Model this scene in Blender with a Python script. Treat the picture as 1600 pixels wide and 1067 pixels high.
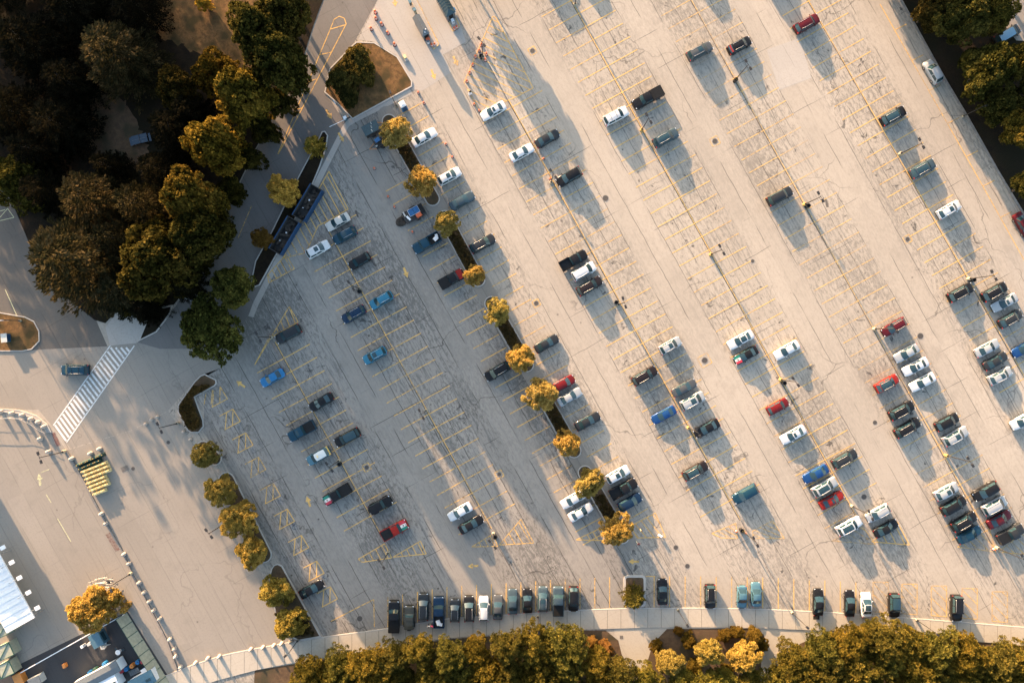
import bpy, bmesh, math, random
import numpy as np
from mathutils import Vector, Matrix

for o in list(bpy.data.objects):
    bpy.data.objects.remove(o, do_unlink=True)
scene = bpy.context.scene
COL = scene.collection

# ---------------------------------------------------------------- camera, sky, sun, exposure
CAM_H = 125.0                       # drone height; 24 mm lens on a 36 mm sensor, looking straight down
cam_data = bpy.data.cameras.new('camera')
cam_data.lens = 24.0
cam_data.sensor_width = 36.0
cam_data.clip_start = 0.5
cam_data.clip_end = 4000.0
cam = bpy.data.objects.new('camera', cam_data)
COL.objects.link(cam)
cam.location = (0, 0, CAM_H)
scene.camera = cam

SUN_EL = math.radians(10.0)
SUN_AZ = math.radians(-30.0)        # from +Y towards -X
world = bpy.data.worlds.new('World')
scene.world = world
world.use_nodes = True
wn = world.node_tree
for n in list(wn.nodes):
    wn.nodes.remove(n)
w_out = wn.nodes.new('ShaderNodeOutputWorld')
w_bg = wn.nodes.new('ShaderNodeBackground')
w_sky = wn.nodes.new('ShaderNodeTexSky')
w_sky.sky_type = 'NISHITA'
w_sky.sun_disc = False
w_sky.sun_elevation = SUN_EL
w_sky.sun_rotation = SUN_AZ % (2 * math.pi)
w_sky.air_density = 1.0
w_sky.dust_density = 2.6
w_sky.ozone_density = 1.0
w_bg.inputs['Strength'].default_value = 0.112
wn.links.new(w_sky.outputs[0], w_bg.inputs[0])
wn.links.new(w_bg.outputs[0], w_out.inputs[0])

sun_data = bpy.data.lights.new('sun', 'SUN')
sun_data.energy = 4.0
sun_data.angle = math.radians(0.45)
sun_data.color = (1.0, 0.66, 0.40)
sun = bpy.data.objects.new('sun', sun_data)
COL.objects.link(sun)
sun.location = (-60, 100, 60)
sd = Vector((-math.sin(SUN_AZ) * math.cos(SUN_EL), -math.cos(SUN_AZ) * math.cos(SUN_EL), -math.sin(SUN_EL)))
sun.rotation_euler = sd.to_track_quat('-Z', 'Y').to_euler()

vs = scene.view_settings
vs.view_transform = 'Standard'
vs.look = 'None'
vs.exposure = 2.58
vs.gamma = 1.0
vs.use_curve_mapping = False
scene.render.resolution_x = 1024
scene.render.resolution_y = 682
scene.cycles.max_bounces = 4
scene.cycles.diffuse_bounces = 2
scene.cycles.glossy_bounces = 2
scene.cycles.transmission_bounces = 2
scene.cycles.transparent_max_bounces = 6

# ---------------------------------------------------------------- helpers
S = CAM_H * 1.5 / 1600.0            # metres per photo pixel on the ground

def W(px, py, z=0.0):
    """World x, y of the point at height z that stands at photo pixel px, py."""
    k = S * (1 - z / CAM_H)
    return ((px - 800.0) * k, (533.5 - py) * k)

def WP(pts, z=0.0):
    return [W(x, y, z) for x, y in pts]

def rot2(x, y, a):
    c, s = math.cos(a), math.sin(a)
    return (x * c - y * s, x * s + y * c)

ORD = ('first second third fourth fifth sixth seventh eighth ninth tenth eleventh twelfth thirteenth fourteenth '
       'fifteenth sixteenth seventeenth eighteenth nineteenth twentieth').split()

class MB:
    """Collects simple shapes into one mesh."""
    def __init__(s):
        s.v = []; s.f = []; s.m = []
    def add(s, verts, faces, mi=0):
        o = len(s.v)
        s.v.extend(tuple(p) for p in verts)
        for f in faces:
            s.f.append(tuple(i + o for i in f)); s.m.append(mi)
        return s
    def box(s, c, d, rz=0.0, mi=0, taper=1.0):
        hx, hy, hz = d[0] / 2, d[1] / 2, d[2] / 2
        vv = []
        for sz, t in ((-hz, 1.0), (hz, taper)):
            for sx, sy in ((-1, -1), (1, -1), (1, 1), (-1, 1)):
                x, y = rot2(sx * hx * t, sy * hy * t, rz)
                vv.append((c[0] + x, c[1] + y, c[2] + sz))
        return s.add(vv, [(3, 2, 1, 0), (4, 5, 6, 7), (0, 1, 5, 4), (1, 2, 6, 5), (2, 3, 7, 6), (3, 0, 4, 7)], mi)
    def prism(s, poly, z0, z1, mi=0, side=None, bottom=False):
        n = len(poly)
        a = sum(poly[i][0] * poly[(i + 1) % n][1] - poly[(i + 1) % n][0] * poly[i][1] for i in range(n))
        if a < 0:
            poly = poly[::-1]
        vv = [(x, y, z0) for x, y in poly] + [(x, y, z1) for x, y in poly]
        s.add(vv, [tuple(range(n, 2 * n))], mi)
        o = len(s.v) - 2 * n
        for i in range(n):
            j = (i + 1) % n
            s.f.append((o + i, o + j, o + n + j, o + n + i)); s.m.append(mi if side is None else side)
        if bottom:
            s.f.append(tuple(o + i for i in range(n - 1, -1, -1))); s.m.append(mi)
        return s
    def sheet(s, poly, z, mi=0):
        n = len(poly)
        a = sum(poly[i][0] * poly[(i + 1) % n][1] - poly[(i + 1) % n][0] * poly[i][1] for i in range(n))
        if a < 0:
            poly = poly[::-1]
        return s.add([(x, y, z) for x, y in poly], [tuple(range(n))], mi)
    def lathe(s, c, prof, n=12, mi=0, cap=True):
        """prof: list of (radius, z)."""
        o = len(s.v)
        for r, z in prof:
            for i in range(n):
                a = 2 * math.pi * i / n
                s.v.append((c[0] + r * math.cos(a), c[1] + r * math.sin(a), c[2] + z))
        for k in range(len(prof) - 1):
            for i in range(n):
                j = (i + 1) % n
                s.f.append((o + k * n + i, o + k * n + j, o + (k + 1) * n + j, o + (k + 1) * n + i)); s.m.append(mi)
        if cap:
            t = o + (len(prof) - 1) * n
            s.f.append(tuple(t + i for i in range(n))); s.m.append(mi)
        return s
    def tube(s, pts, r, n=6, mi=0, r2=None):
        pts = [Vector(p) for p in pts]
        o = len(s.v); K = len(pts)
        for k, p in enumerate(pts):
            d = (pts[min(k + 1, K - 1)] - pts[max(k - 1, 0)]).normalized()
            up = Vector((0, 0, 1)) if abs(d.z) < 0.9 else Vector((1, 0, 0))
            a = d.cross(up).normalized(); b = a.cross(d)
            rr = r if r2 is None else r + (r2 - r) * k / (K - 1)
            for i in range(n):
                t = 2 * math.pi * i / n
                s.v.append(tuple(p + a * (rr * math.cos(t)) + b * (rr * math.sin(t))))
        for k in range(K - 1):
            for i in range(n):
                j = (i + 1) % n
                s.f.append((o + k * n + i, o + k * n + j, o + (k + 1) * n + j, o + (k + 1) * n + i)); s.m.append(mi)
        s.f.append(tuple(o + i for i in range(n - 1, -1, -1))); s.m.append(mi)
        s.f.append(tuple(o + (K - 1) * n + i for i in range(n))); s.m.append(mi)
        return s
    def strip(s, a, b, w, z, mi=0):
        """Flat painted line from a to b."""
        dx, dy = b[0] - a[0], b[1] - a[1]
        L = math.hypot(dx, dy) or 1
        nx, ny = -dy / L * w / 2, dx / L * w / 2
        return s.add([(a[0] - nx, a[1] - ny, z), (b[0] - nx, b[1] - ny, z), (b[0] + nx, b[1] + ny, z), (a[0] + nx, a[1] + ny, z)], [(0, 1, 2, 3)], mi)
    def mesh(s, name, mats, smooth=False):
        me = bpy.data.meshes.new(name)
        me.from_pydata(s.v, [], s.f)
        for m in (mats if isinstance(mats, (list, tuple)) else [mats]):
            me.materials.append(m)
        if any(s.m):
            me.polygons.foreach_set('material_index', s.m)
        if smooth:
            me.polygons.foreach_set('use_smooth', [True] * len(s.f))
        me.update()
        return me
    def build(s, name, mats, parent=None, smooth=False, loc=(0, 0, 0), rz=0.0):
        return put(name, s.mesh(name, mats, smooth), parent, loc, rz)

def put(name, me, parent=None, loc=(0, 0, 0), rz=0.0, scale=None, color=None):
    o = bpy.data.objects.new(name, me)
    COL.objects.link(o)
    if parent:
        o.parent = parent
    o.location = loc
    if rz:
        o.rotation_euler = (0, 0, rz)
    if scale:
        o.scale = scale
    if color:
        o.color = (*color, 1)
    return o

def tag(o, label=None, cat=None, group=None, kind=None):
    if label: o['label'] = label
    if cat: o['category'] = cat
    if group: o['group'] = group
    if kind: o['kind'] = kind
    return o

def thing(name, loc, label, cat, group=None, rz=0.0, scale=None):
    return tag(put(name, None, None, loc, rz, scale), label, cat, group)

def structure(o):
    o['kind'] = 'structure'
    return o

# ---------------------------------------------------------------- materials
def new_mat(name):
    m = bpy.data.materials.new(name)
    m.use_nodes = True
    nt = m.node_tree
    b = nt.nodes['Principled BSDF']
    return m, nt, b

def nd(nt, t, **kw):
    n = nt.nodes.new(t)
    for k, v in kw.items():
        if k[0] == '_':
            n.inputs[int(k[1:])].default_value = v
        else:
            setattr(n, k, v)
    return n

def math_n(nt, op, a, b=None, c=None, clamp=False):
    n = nt.nodes.new('ShaderNodeMath'); n.operation = op; n.use_clamp = clamp
    for i, x in enumerate((a, b, c)):
        if x is None: continue
        if isinstance(x, (int, float)): n.inputs[i].default_value = x
        else: nt.links.new(x, n.inputs[i])
    return n.outputs[0]

def mix_c(nt, f, a, b, mode='MIX'):
    n = nt.nodes.new('ShaderNodeMix'); n.data_type = 'RGBA'; n.blend_type = mode
    for sock, x in ((n.inputs[0], f), (n.inputs[6], a), (n.inputs[7], b)):
        if isinstance(x, (int, float)): sock.default_value = x
        elif isinstance(x, tuple): sock.default_value = (*x, 1) if len(x) == 3 else x
        else: nt.links.new(x, sock)
    return n.outputs[2]

def smooth_n(nt, x, lo, hi):
    n = nt.nodes.new('ShaderNodeMapRange'); n.interpolation_type = 'SMOOTHSTEP'
    nt.links.new(x, n.inputs[0]); n.inputs[1].default_value = lo; n.inputs[2].default_value = hi
    return n.outputs[0]

def noise_n(nt, vec, scale, detail=4.0, rough=0.55, dist=0.0):
    n = nt.nodes.new('ShaderNodeTexNoise')
    nt.links.new(vec, n.inputs['Vector'])
    n.inputs['Scale'].default_value = scale; n.inputs['Detail'].default_value = detail
    n.inputs['Roughness'].default_value = rough; n.inputs['Distortion'].default_value = dist
    return n.outputs[0]

def mapping_n(nt, vec, loc=(0, 0, 0), rot=(0, 0, 0), sc=(1, 1, 1)):
    n = nt.nodes.new('ShaderNodeMapping')
    nt.links.new(vec, n.inputs[0])
    n.inputs[1].default_value = loc; n.inputs[2].default_value = rot; n.inputs[3].default_value = sc
    return n.outputs[0]

U_ANG = math.radians(61.0)          # the parking rows run 61 degrees down to the right
UX, UY = math.cos(U_ANG), -math.sin(U_ANG)


def simple(name, col, rough=0.6, metal=0.0, var=0.10, scale=3.0, spec=0.5, coat=0.0):
    """Plain coloured surface with a little wear from noise."""
    m, nt, b = new_mat(name)
    tc = nd(nt, 'ShaderNodeTexCoord')
    f = noise_n(nt, tc.outputs['Object'], scale, 5)
    lo = tuple(max(0, c * (1 - var * 2)) for c in col); hi = tuple(min(1, c * (1 + var * 2)) for c in col)
    nt.links.new(mix_c(nt, f, lo, hi), b.inputs['Base Color'])
    b.inputs['Roughness'].default_value = rough; b.inputs['Metallic'].default_value = metal
    b.inputs['Specular IOR Level'].default_value = spec
    b.inputs['Coat Weight'].default_value = coat
    return m

ROW_PERIOD = 19.0
def pavement(name, base, stalls=True, crack=1.0, dirt=1.0, row0=0.0):
    m, nt, b = new_mat(name)
    tc = nd(nt, 'ShaderNodeTexCoord')
    P = tc.outputs['Object']
    R = mapping_n(nt, P, rot=(0, 0, U_ANG))
    sep = nd(nt, 'ShaderNodeSeparateXYZ'); nt.links.new(R, sep.inputs[0])
    qu, qv = sep.outputs[0], sep.outputs[1]
    warp = noise_n(nt, P, 0.35, 1)
    big = noise_n(nt, P, 0.035, 2)
    mid = noise_n(nt, P, 0.28, 3, 0.65)
    fine = noise_n(nt, P, 3.0, 3, 0.7)
    c = mix_c(nt, smooth_n(nt, big, 0.3, 0.7), tuple(x * 0.93 for x in base), tuple(x * 1.06 for x in base))
    c = mix_c(nt, math_n(nt, 'MULTIPLY', smooth_n(nt, mid, 0.50, 0.75), 0.30 * dirt), c, tuple(x * 0.62 for x in base))
    c = mix_c(nt, math_n(nt, 'MULTIPLY', smooth_n(nt, fine, 0.45, 0.8), 0.40), c, tuple(x * 0.60 for x in base))
    # paving passes: each strip and length laid at its own tone
    pv = nd(nt, 'ShaderNodeCombineXYZ')
    nt.links.new(math_n(nt, 'FLOOR', math_n(nt, 'DIVIDE', math_n(nt, 'SUBTRACT', qv, row0), ROW_PERIOD / 6)), pv.inputs[0])
    nt.links.new(math_n(nt, 'FLOOR', math_n(nt, 'DIVIDE', qu, 19.2)), pv.inputs[1])
    wnz = nd(nt, 'ShaderNodeTexWhiteNoise'); wnz.noise_dimensions = '2D'; nt.links.new(pv.outputs[0], wnz.inputs['Vector'])
    c = mix_c(nt, math_n(nt, 'MULTIPLY', wnz.outputs['Value'], 0.30 * dirt), c, tuple(x * 0.70 for x in base))
    # grey wear streaks along the rows
    st = noise_n(nt, mapping_n(nt, R, sc=(0.12, 2.4, 1.0)), 1.0, 4, 0.72)
    streak = smooth_n(nt, st, 0.50, 0.64)
    if stalls:
        k = math_n(nt, 'DIVIDE', math_n(nt, 'SUBTRACT', qv, row0), ROW_PERIOD)
        fr = math_n(nt, 'FRACT', math_n(nt, 'ADD', k, 0.5))
        dist = math_n(nt, 'MULTIPLY', math_n(nt, 'ABSOLUTE', math_n(nt, 'SUBTRACT', fr, 0.5)), ROW_PERIOD)
        inst = math_n(nt, 'SUBTRACT', 1.0, smooth_n(nt, dist, 5.0, 7.6))
        zone = math_n(nt, 'ADD', math_n(nt, 'MULTIPLY', inst, 0.70), 0.30)
        mott = noise_n(nt, mapping_n(nt, R, sc=(0.9, 2.2, 1.0)), 1.0, 5, 0.82)
        area = noise_n(nt, P, 0.05, 1)
        mott = math_n(nt, 'ADD', mott, math_n(nt, 'MULTIPLY', math_n(nt, 'SUBTRACT', area, 0.5), 0.35))
        d = math_n(nt, 'MULTIPLY', zone, smooth_n(nt, mott, 0.46, 0.62))
        c = mix_c(nt, math_n(nt, 'MULTIPLY', d, 0.85 * dirt), c, (base[0] * 0.50, base[1] * 0.51, base[2] * 0.52))
        c = mix_c(nt, math_n(nt, 'MULTIPLY', math_n(nt, 'MULTIPLY', zone, streak), 0.65 * dirt), c, (base[0] * 0.50, base[1] * 0.52, base[2] * 0.55))
        # oil drips where cars stand
        oil = noise_n(nt, R, 0.42, 3, 0.75, 0.6)
        c = mix_c(nt, math_n(nt, 'MULTIPLY', math_n(nt, 'MULTIPLY', smooth_n(nt, oil, 0.62, 0.70), inst), 0.80), c, (0.05, 0.047, 0.045))
    else:
        c = mix_c(nt, math_n(nt, 'MULTIPLY', streak, 0.22 * dirt), c, tuple(x * 0.6 for x in base))
    # saw joints, broken and wobbling
    wob = math_n(nt, 'MULTIPLY', math_n(nt, 'SUBTRACT', warp, 0.5), 0.30)
    for q, per, off, wid, msk in ((qv, ROW_PERIOD / 6, row0, 0.035, 0.42), (qu, 6.4, 1.3, 0.03, 0.50)):
        fr = math_n(nt, 'FRACT', math_n(nt, 'ADD', math_n(nt, 'DIVIDE', math_n(nt, 'ADD', math_n(nt, 'SUBTRACT', q, off), wob), per), 0.5))
        dd = math_n(nt, 'MULTIPLY', math_n(nt, 'ABSOLUTE', math_n(nt, 'SUBTRACT', fr, 0.5)), per)
        ln = math_n(nt, 'SUBTRACT', 1.0, smooth_n(nt, dd, wid, wid * 2.2))
        brk = smooth_n(nt, noise_n(nt, mapping_n(nt, P, loc=(per, 7 * per, 0)), 0.11, 1, 0.6), msk, msk + 0.12)
        c = mix_c(nt, math_n(nt, 'MULTIPLY', math_n(nt, 'MULTIPLY', ln, brk), 0.70 * crack), c, (0.06, 0.055, 0.05))
    # wandering cracks
    wv = nd(nt, 'ShaderNodeVectorMath'); wv.operation = 'ADD'
    nz = nd(nt, 'ShaderNodeTexNoise'); nt.links.new(P, nz.inputs['Vector']); nz.inputs['Scale'].default_value = 0.22; nz.inputs['Detail'].default_value = 3
    ws = nd(nt, 'ShaderNodeVectorMath'); ws.operation = 'SCALE'; nt.links.new(nz.outputs['Color'], ws.inputs[0]); ws.inputs['Scale'].default_value = 4.5
    nt.links.new(P, wv.inputs[0]); nt.links.new(ws.outputs[0], wv.inputs[1])
    for sc, wid, lo, amt in ((0.050, 0.0028, 0.47, 0.50),):
        vo = nd(nt, 'ShaderNodeTexVoronoi'); vo.feature = 'DISTANCE_TO_EDGE'
        nt.links.new(wv.outputs[0], vo.inputs['Vector']); vo.inputs['Scale'].default_value = sc
        ln = math_n(nt, 'SUBTRACT', 1.0, smooth_n(nt, vo.outputs['Distance'], wid * 0.5, wid * 1.6))
        mk = smooth_n(nt, noise_n(nt, mapping_n(nt, P, loc=(31 * sc, 5, 0)), 0.06, 2), lo, lo + 0.1)
        c = mix_c(nt, math_n(nt, 'MULTIPLY', math_n(nt, 'MULTIPLY', ln, mk), amt * crack), c, (0.05, 0.045, 0.04))
    # small dark spots
    vo = nd(nt, 'ShaderNodeTexVoronoi'); nt.links.new(P, vo.inputs['Vector']); vo.inputs['Scale'].default_value = 0.23
    sp = math_n(nt, 'SUBTRACT', 1.0, smooth_n(nt, math_n(nt, 'ADD', vo.outputs['Distance'], math_n(nt, 'MULTIPLY', fine, 0.05)), 0.05, 0.085))
    sel = nd(nt, 'ShaderNodeSeparateColor'); nt.links.new(vo.outputs['Color'], sel.inputs[0])
    sp = math_n(nt, 'MULTIPLY', sp, smooth_n(nt, sel.outputs[0], 0.62, 0.7))
    c = mix_c(nt, math_n(nt, 'MULTIPLY', sp, 0.6 * dirt), c, (0.06, 0.05, 0.045))
    nt.links.new(c, b.inputs['Base Color'])
    b.inputs['Roughness'].default_value = 0.95
    b.inputs['Specular IOR Level'].default_value = 0.15
    bp = nd(nt, 'ShaderNodeBump'); bp.inputs['Strength'].default_value = 0.12; bp.inputs['Distance'].default_value = 0.02
    nt.links.new(fine, bp.inputs['Height']); nt.links.new(bp.outputs[0], b.inputs['Normal'])
    return m

def paint(name, col, wear=0.5, scale=1.6):
    """Road paint, worn through to the pavement in patches."""
    m, nt, b = new_mat(name)
    tc = nd(nt, 'ShaderNodeTexCoord'); ge = nd(nt, 'ShaderNodeNewGeometry')
    P = ge.outputs['Position']
    a = noise_n(nt, P, scale, 6, 0.75)
    big = noise_n(nt, P, 0.07, 3)
    f = math_n(nt, 'ADD', a, math_n(nt, 'MULTIPLY', math_n(nt, 'SUBTRACT', big, 0.5), 0.7))
    vis = smooth_n(nt, f, wear - 0.16, wear + 0.14)
    tr = nd(nt, 'ShaderNodeBsdfTransparent'); mx = nd(nt, 'ShaderNodeMixShader')
    nt.links.new(math_n(nt, 'ADD', math_n(nt, 'MULTIPLY', vis, 0.64), 0.15), mx.inputs[0])
    nt.links.new(tr.outputs[0], mx.inputs[1]); nt.links.new(b.outputs[0], mx.inputs[2])
    nt.links.new(mx.outputs[0], nt.nodes['Material Output'].inputs[0])
    b.inputs['Base Color'].default_value = (*col, 1); b.inputs['Roughness'].default_value = 0.8
    b.inputs['Specular IOR Level'].default_value = 0.2
    return m

def soil(name, cols, scale=0.5):
    m, nt, b = new_mat(name)
    tc = nd(nt, 'ShaderNodeTexCoord'); P = tc.outputs['Object']
    a = noise_n(nt, P, scale, 8, 0.7); f = noise_n(nt, P, scale * 9, 6, 0.75); g = noise_n(nt, P, scale * 0.25, 3)
    c = mix_c(nt, smooth_n(nt, a, 0.35, 0.65), cols[0], cols[1])
    c = mix_c(nt, smooth_n(nt, g, 0.45, 0.65), c, cols[2])
    c = mix_c(nt, math_n(nt, 'MULTIPLY', smooth_n(nt, f, 0.45, 0.75), 0.6), c, tuple(x * 0.35 for x in cols[0]))
    nt.links.new(c, b.inputs['Base Color'])
    b.inputs['Roughness'].default_value = 1.0; b.inputs['Specular IOR Level'].default_value = 0.1
    bp = nd(nt, 'ShaderNodeBump'); bp.inputs['Strength'].default_value = 0.6; bp.inputs['Distance'].default_value = 0.08
    nt.links.new(f, bp.inputs['Height']); nt.links.new(bp.outputs[0], b.inputs['Normal'])
    return m

def leaf(name, cols, trans=0.35):
    """Foliage: every leaf its own tone (random per island), tinted by the object's colour."""
    m, nt, b = new_mat(name)
    ge = nd(nt, 'ShaderNodeNewGeometry'); oi = nd(nt, 'ShaderNodeObjectInfo')
    tc = nd(nt, 'ShaderNodeTexCoord')
    rp = nd(nt, 'ShaderNodeValToRGB')
    cr = rp.color_ramp
    cr.elements[0].position = 0.0; cr.elements[0].color = (*cols[0], 1)
    cr.elements[1].position = 1.0; cr.elements[1].color = (*cols[-1], 1)
    for i, cc in enumerate(cols[1:-1]):
        e = cr.elements.new((i + 1) / (len(cols) - 1)); e.color = (*cc, 1)
    cl = noise_n(nt, tc.outputs['Object'], 0.55, 2)
    f = math_n(nt, 'ADD', math_n(nt, 'MULTIPLY', ge.outputs['Random Per Island'], 0.55), math_n(nt, 'MULTIPLY', smooth_n(nt, cl, 0.3, 0.7), 0.45))
    nt.links.new(f, rp.inputs[0])
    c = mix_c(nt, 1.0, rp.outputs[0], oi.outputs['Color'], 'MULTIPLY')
    df = nd(nt, 'ShaderNodeBsdfDiffuse'); tl = nd(nt, 'ShaderNodeBsdfTranslucent'); mx = nd(nt, 'ShaderNodeMixShader')
    mx.inputs[0].default_value = trans
    nt.links.new(c, df.inputs[0]); nt.links.new(c, tl.inputs[0])
    nt.links.new(df.outputs[0], mx.inputs[1]); nt.links.new(tl.outputs[0], mx.inputs[2])
    nt.links.new(mx.outputs[0], nt.nodes['Material Output'].inputs[0])
    nt.nodes.remove(b)
    return m

def car_paint():
    m, nt, b = new_mat('car_paint')
    oi = nd(nt, 'ShaderNodeObjectInfo'); tc = nd(nt, 'ShaderNodeTexCoord')
    f = noise_n(nt, tc.outputs['Object'], 2.5, 6, 0.7)
    c = mix_c(nt, math_n(nt, 'MULTIPLY', smooth_n(nt, f, 0.45, 0.8), 0.03), oi.outputs['Color'], (0.25, 0.22, 0.19))
    nt.links.new(c, b.inputs['Base Color'])
    b.inputs['Metallic'].default_value = 0.15; b.inputs['Roughness'].default_value = 0.24
    b.inputs['Specular IOR Level'].default_value = 0.2; b.inputs['Coat Weight'].default_value = 0.12; b.inputs['Coat Roughness'].default_value = 0.05
    return m

M = {}
rA = W(955, 112.5)
ROW0 = rA[0] * math.sin(U_ANG) + rA[1] * math.cos(U_ANG)
M['lot'] = pavement('lot_concrete', (0.385, 0.338, 0.280), True, row0=ROW0)
M['lot_left_shaded'] = pavement('shaded_left_concrete', (0.280, 0.256, 0.224), True, 1.3, 1.4, row0=ROW0)  # tree shade put into the darker base; cracks and dirt also stronger
M['road'] = pavement('road_asphalt', (0.268, 0.240, 0.205), False, 0.4, 0.9)
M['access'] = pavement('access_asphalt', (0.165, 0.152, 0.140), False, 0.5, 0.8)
M['road_dark'] = pavement('old_asphalt', (0.125, 0.113, 0.100), False, 0.7, 0.5)
M['apron'] = pavement('pale_concrete', (0.37, 0.338, 0.30), False, 0.35, 0.45)
M['slab'] = pavement('sidewalk_concrete', (0.41, 0.368, 0.305), False, 0.15, 0.4)
M['kerb'] = simple('kerb_concrete', (0.40, 0.37, 0.33), 0.9, var=0.12, scale=2)
M['kerb_dirty'] = simple('weathered_kerb', (0.20, 0.18, 0.16), 0.9, var=0.3, scale=1.5)
M['joint'] = simple('dark_joint', (0.06, 0.055, 0.05), 0.95)
M['yellow'] = paint('yellow_road_paint', (0.74, 0.455, 0.145), 0.43)
M['yellow_faded'] = paint('faded_yellow_paint', (0.74, 0.47, 0.17), 0.50)
M['white'] = paint('white_road_paint', (0.78, 0.77, 0.74), 0.33)
M['cream_paint'] = paint('cream_road_paint', (0.62, 0.60, 0.36), 0.40)
M['blue_paint'] = paint('blue_road_paint', (0.07, 0.17, 0.28), 0.68)
M['red_paint'] = paint('red_road_paint', (0.20, 0.10, 0.085), 0.52)
M['forest_soil'] = soil('forest_soil', ((0.014, 0.011, 0.008), (0.030, 0.020, 0.012), (0.016, 0.014, 0.008)))  # soil colour lowered to carry the wood's shade
M['dry_grass'] = soil('dry_grass', ((0.095, 0.056, 0.026), (0.19, 0.105, 0.043), (0.062, 0.046, 0.021)), 1.6)
M['mulch'] = soil('mulch', ((0.085, 0.056, 0.036), (0.13, 0.085, 0.05), (0.06, 0.05, 0.03)), 1.2)
M['hedge_leaf'] = leaf('hedge_leaves', ((0.022, 0.019, 0.010), (0.050, 0.040, 0.019), (0.085, 0.060, 0.028)), 0.2)
M['gold_leaf'] = leaf('autumn_leaves', ((0.17, 0.128, 0.034), (0.35, 0.250, 0.068), (0.53, 0.375, 0.110), (0.62, 0.45, 0.155)), 0.50)
M['pine_leaf'] = leaf('pine_foliage', ((0.016, 0.020, 0.007), (0.055, 0.054, 0.016), (0.135, 0.115, 0.032), (0.26, 0.195, 0.055)), 0.28)
M['conifer_leaf'] = leaf('conifer_foliage', ((0.007, 0.009, 0.005), (0.016, 0.017, 0.009), (0.036, 0.032, 0.017), (0.085, 0.068, 0.038)), 0.15)  # foliage colour also darkened to carry shade inside the wood
M['table_blue'] = simple('table_blue', (0.012, 0.045, 0.080), 0.5)
M['compound'] = pavement('shaded_compound_asphalt', (0.050, 0.050, 0.052), False, 0.5, 0.8)  # dark asphalt, darkened further with the big tree's shadow
M['bark'] = simple('bark', (0.075, 0.055, 0.040), 0.95, var=0.3, scale=6)
M['paint'] = car_paint()
M['glass'] = simple('car_glass', (0.020, 0.046, 0.056), 0.06, 0.0, 0.1, 2, 0.7)  # teal base puts some reflected sky into the colour
M['trim'] = simple('black_trim', (0.014, 0.014, 0.014), 0.4, 0, 0.2, 3, 0.15)
M['tyre'] = simple('tyre_rubber', (0.020, 0.019, 0.018), 0.9, 0, 0.2)
M['rim'] = simple('alloy_rim', (0.45, 0.45, 0.46), 0.35, 0.8)
M['lamp_white'] = simple('headlamp_lens', (0.75, 0.77, 0.78), 0.15, 0.2)
M['lamp_red'] = simple('taillamp_lens', (0.35, 0.020, 0.015), 0.2)
M['rail'] = simple('bright_rail', (0.55, 0.54, 0.52), 0.4, 0.5)
M['cargo'] = simple('bed_liner', (0.028, 0.028, 0.028), 0.8, 0, 0.3, 3, 0.1)
M['pole'] = simple('lamp_pole_paint', (0.040, 0.036, 0.032), 0.5, 0.3, 0.2)
M['pole_pale'] = simple('galvanised_steel', (0.40, 0.39, 0.37), 0.5, 0.6, 0.15)
M['pier'] = simple('concrete_pier', (0.36, 0.31, 0.22), 0.9, 0, 0.2, 4)
M['pier_yellow'] = simple('yellow_pier', (0.50, 0.31, 0.09), 0.85, 0, 0.2, 4)
M['lamp_head'] = simple('lamp_head', (0.030, 0.028, 0.027), 0.45, 0.2, 0.2)
M['lens'] = simple('lamp_lens', (0.45, 0.45, 0.42), 0.3)
M['orange'] = simple('orange_plastic', (0.60, 0.115, 0.035), 0.55, 0, 0.15)
M['reflect_white'] = simple('reflective_band', (0.75, 0.75, 0.72), 0.5)
M['rubber'] = simple('black_rubber', (0.03, 0.03, 0.03), 0.9)
M['bollard'] = simple('bollard_concrete', (0.43, 0.37, 0.31), 0.9, 0, 0.15, 4)
M['iron'] = simple('cast_iron', (0.075, 0.068, 0.062), 0.7, 0.4, 0.3, 5)
M['yellow_plastic'] = simple('yellow_plastic', (0.74, 0.57, 0.27), 0.55, 0, 0.10)
M['green_plastic'] = simple('green_plastic', (0.014, 0.048, 0.038), 0.5, 0, 0.2)
M['blue_steel'] = simple('blue_steel', (0.008, 0.048, 0.125), 0.55, 0.1, 0.2, 2)
M['dark_steel'] = simple('dark_steel', (0.045, 0.042, 0.040), 0.75, 0.2, 0.3, 2)
M['rust'] = simple('rusty_debris', (0.045, 0.036, 0.028), 0.9, 0, 0.5, 3)
M['roof_dark'] = simple('dark_teal_roof', (0.030, 0.062, 0.075), 0.5, 0.2, 0.2)
M['roof_grey'] = simple('grey_roof', (0.11, 0.125, 0.135), 0.6, 0.1, 0.15)
M['white_metal'] = simple('white_metal', (0.72, 0.73, 0.73), 0.5, 0.0, 0.08)
M['cream_metal'] = simple('cream_panel', (0.30, 0.30, 0.22), 0.7, 0.0, 0.2, 2)
M['green_frame'] = simple('green_frame', (0.02, 0.075, 0.055), 0.6, 0.1)
M['solar'] = simple('solar_panel', (0.02, 0.10, 0.24), 0.2, 0.1, 0.15)
M['blue_plastic'] = simple('blue_plastic', (0.015, 0.13, 0.30), 0.45, 0, 0.12)
M['teal_metal'] = simple('teal_metal', (0.075, 0.15, 0.19), 0.45, 0.2, 0.12)
M['red_plastic'] = simple('red_plastic', (0.42, 0.04, 0.05), 0.5, 0, 0.15)
M['orange_box'] = simple('orange_panel', (0.55, 0.20, 0.04), 0.6, 0, 0.15)
M['skin'] = simple('skin', (0.42, 0.25, 0.17), 0.6)
M['hair'] = simple('hair', (0.025, 0.018, 0.013), 0.7)

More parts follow.
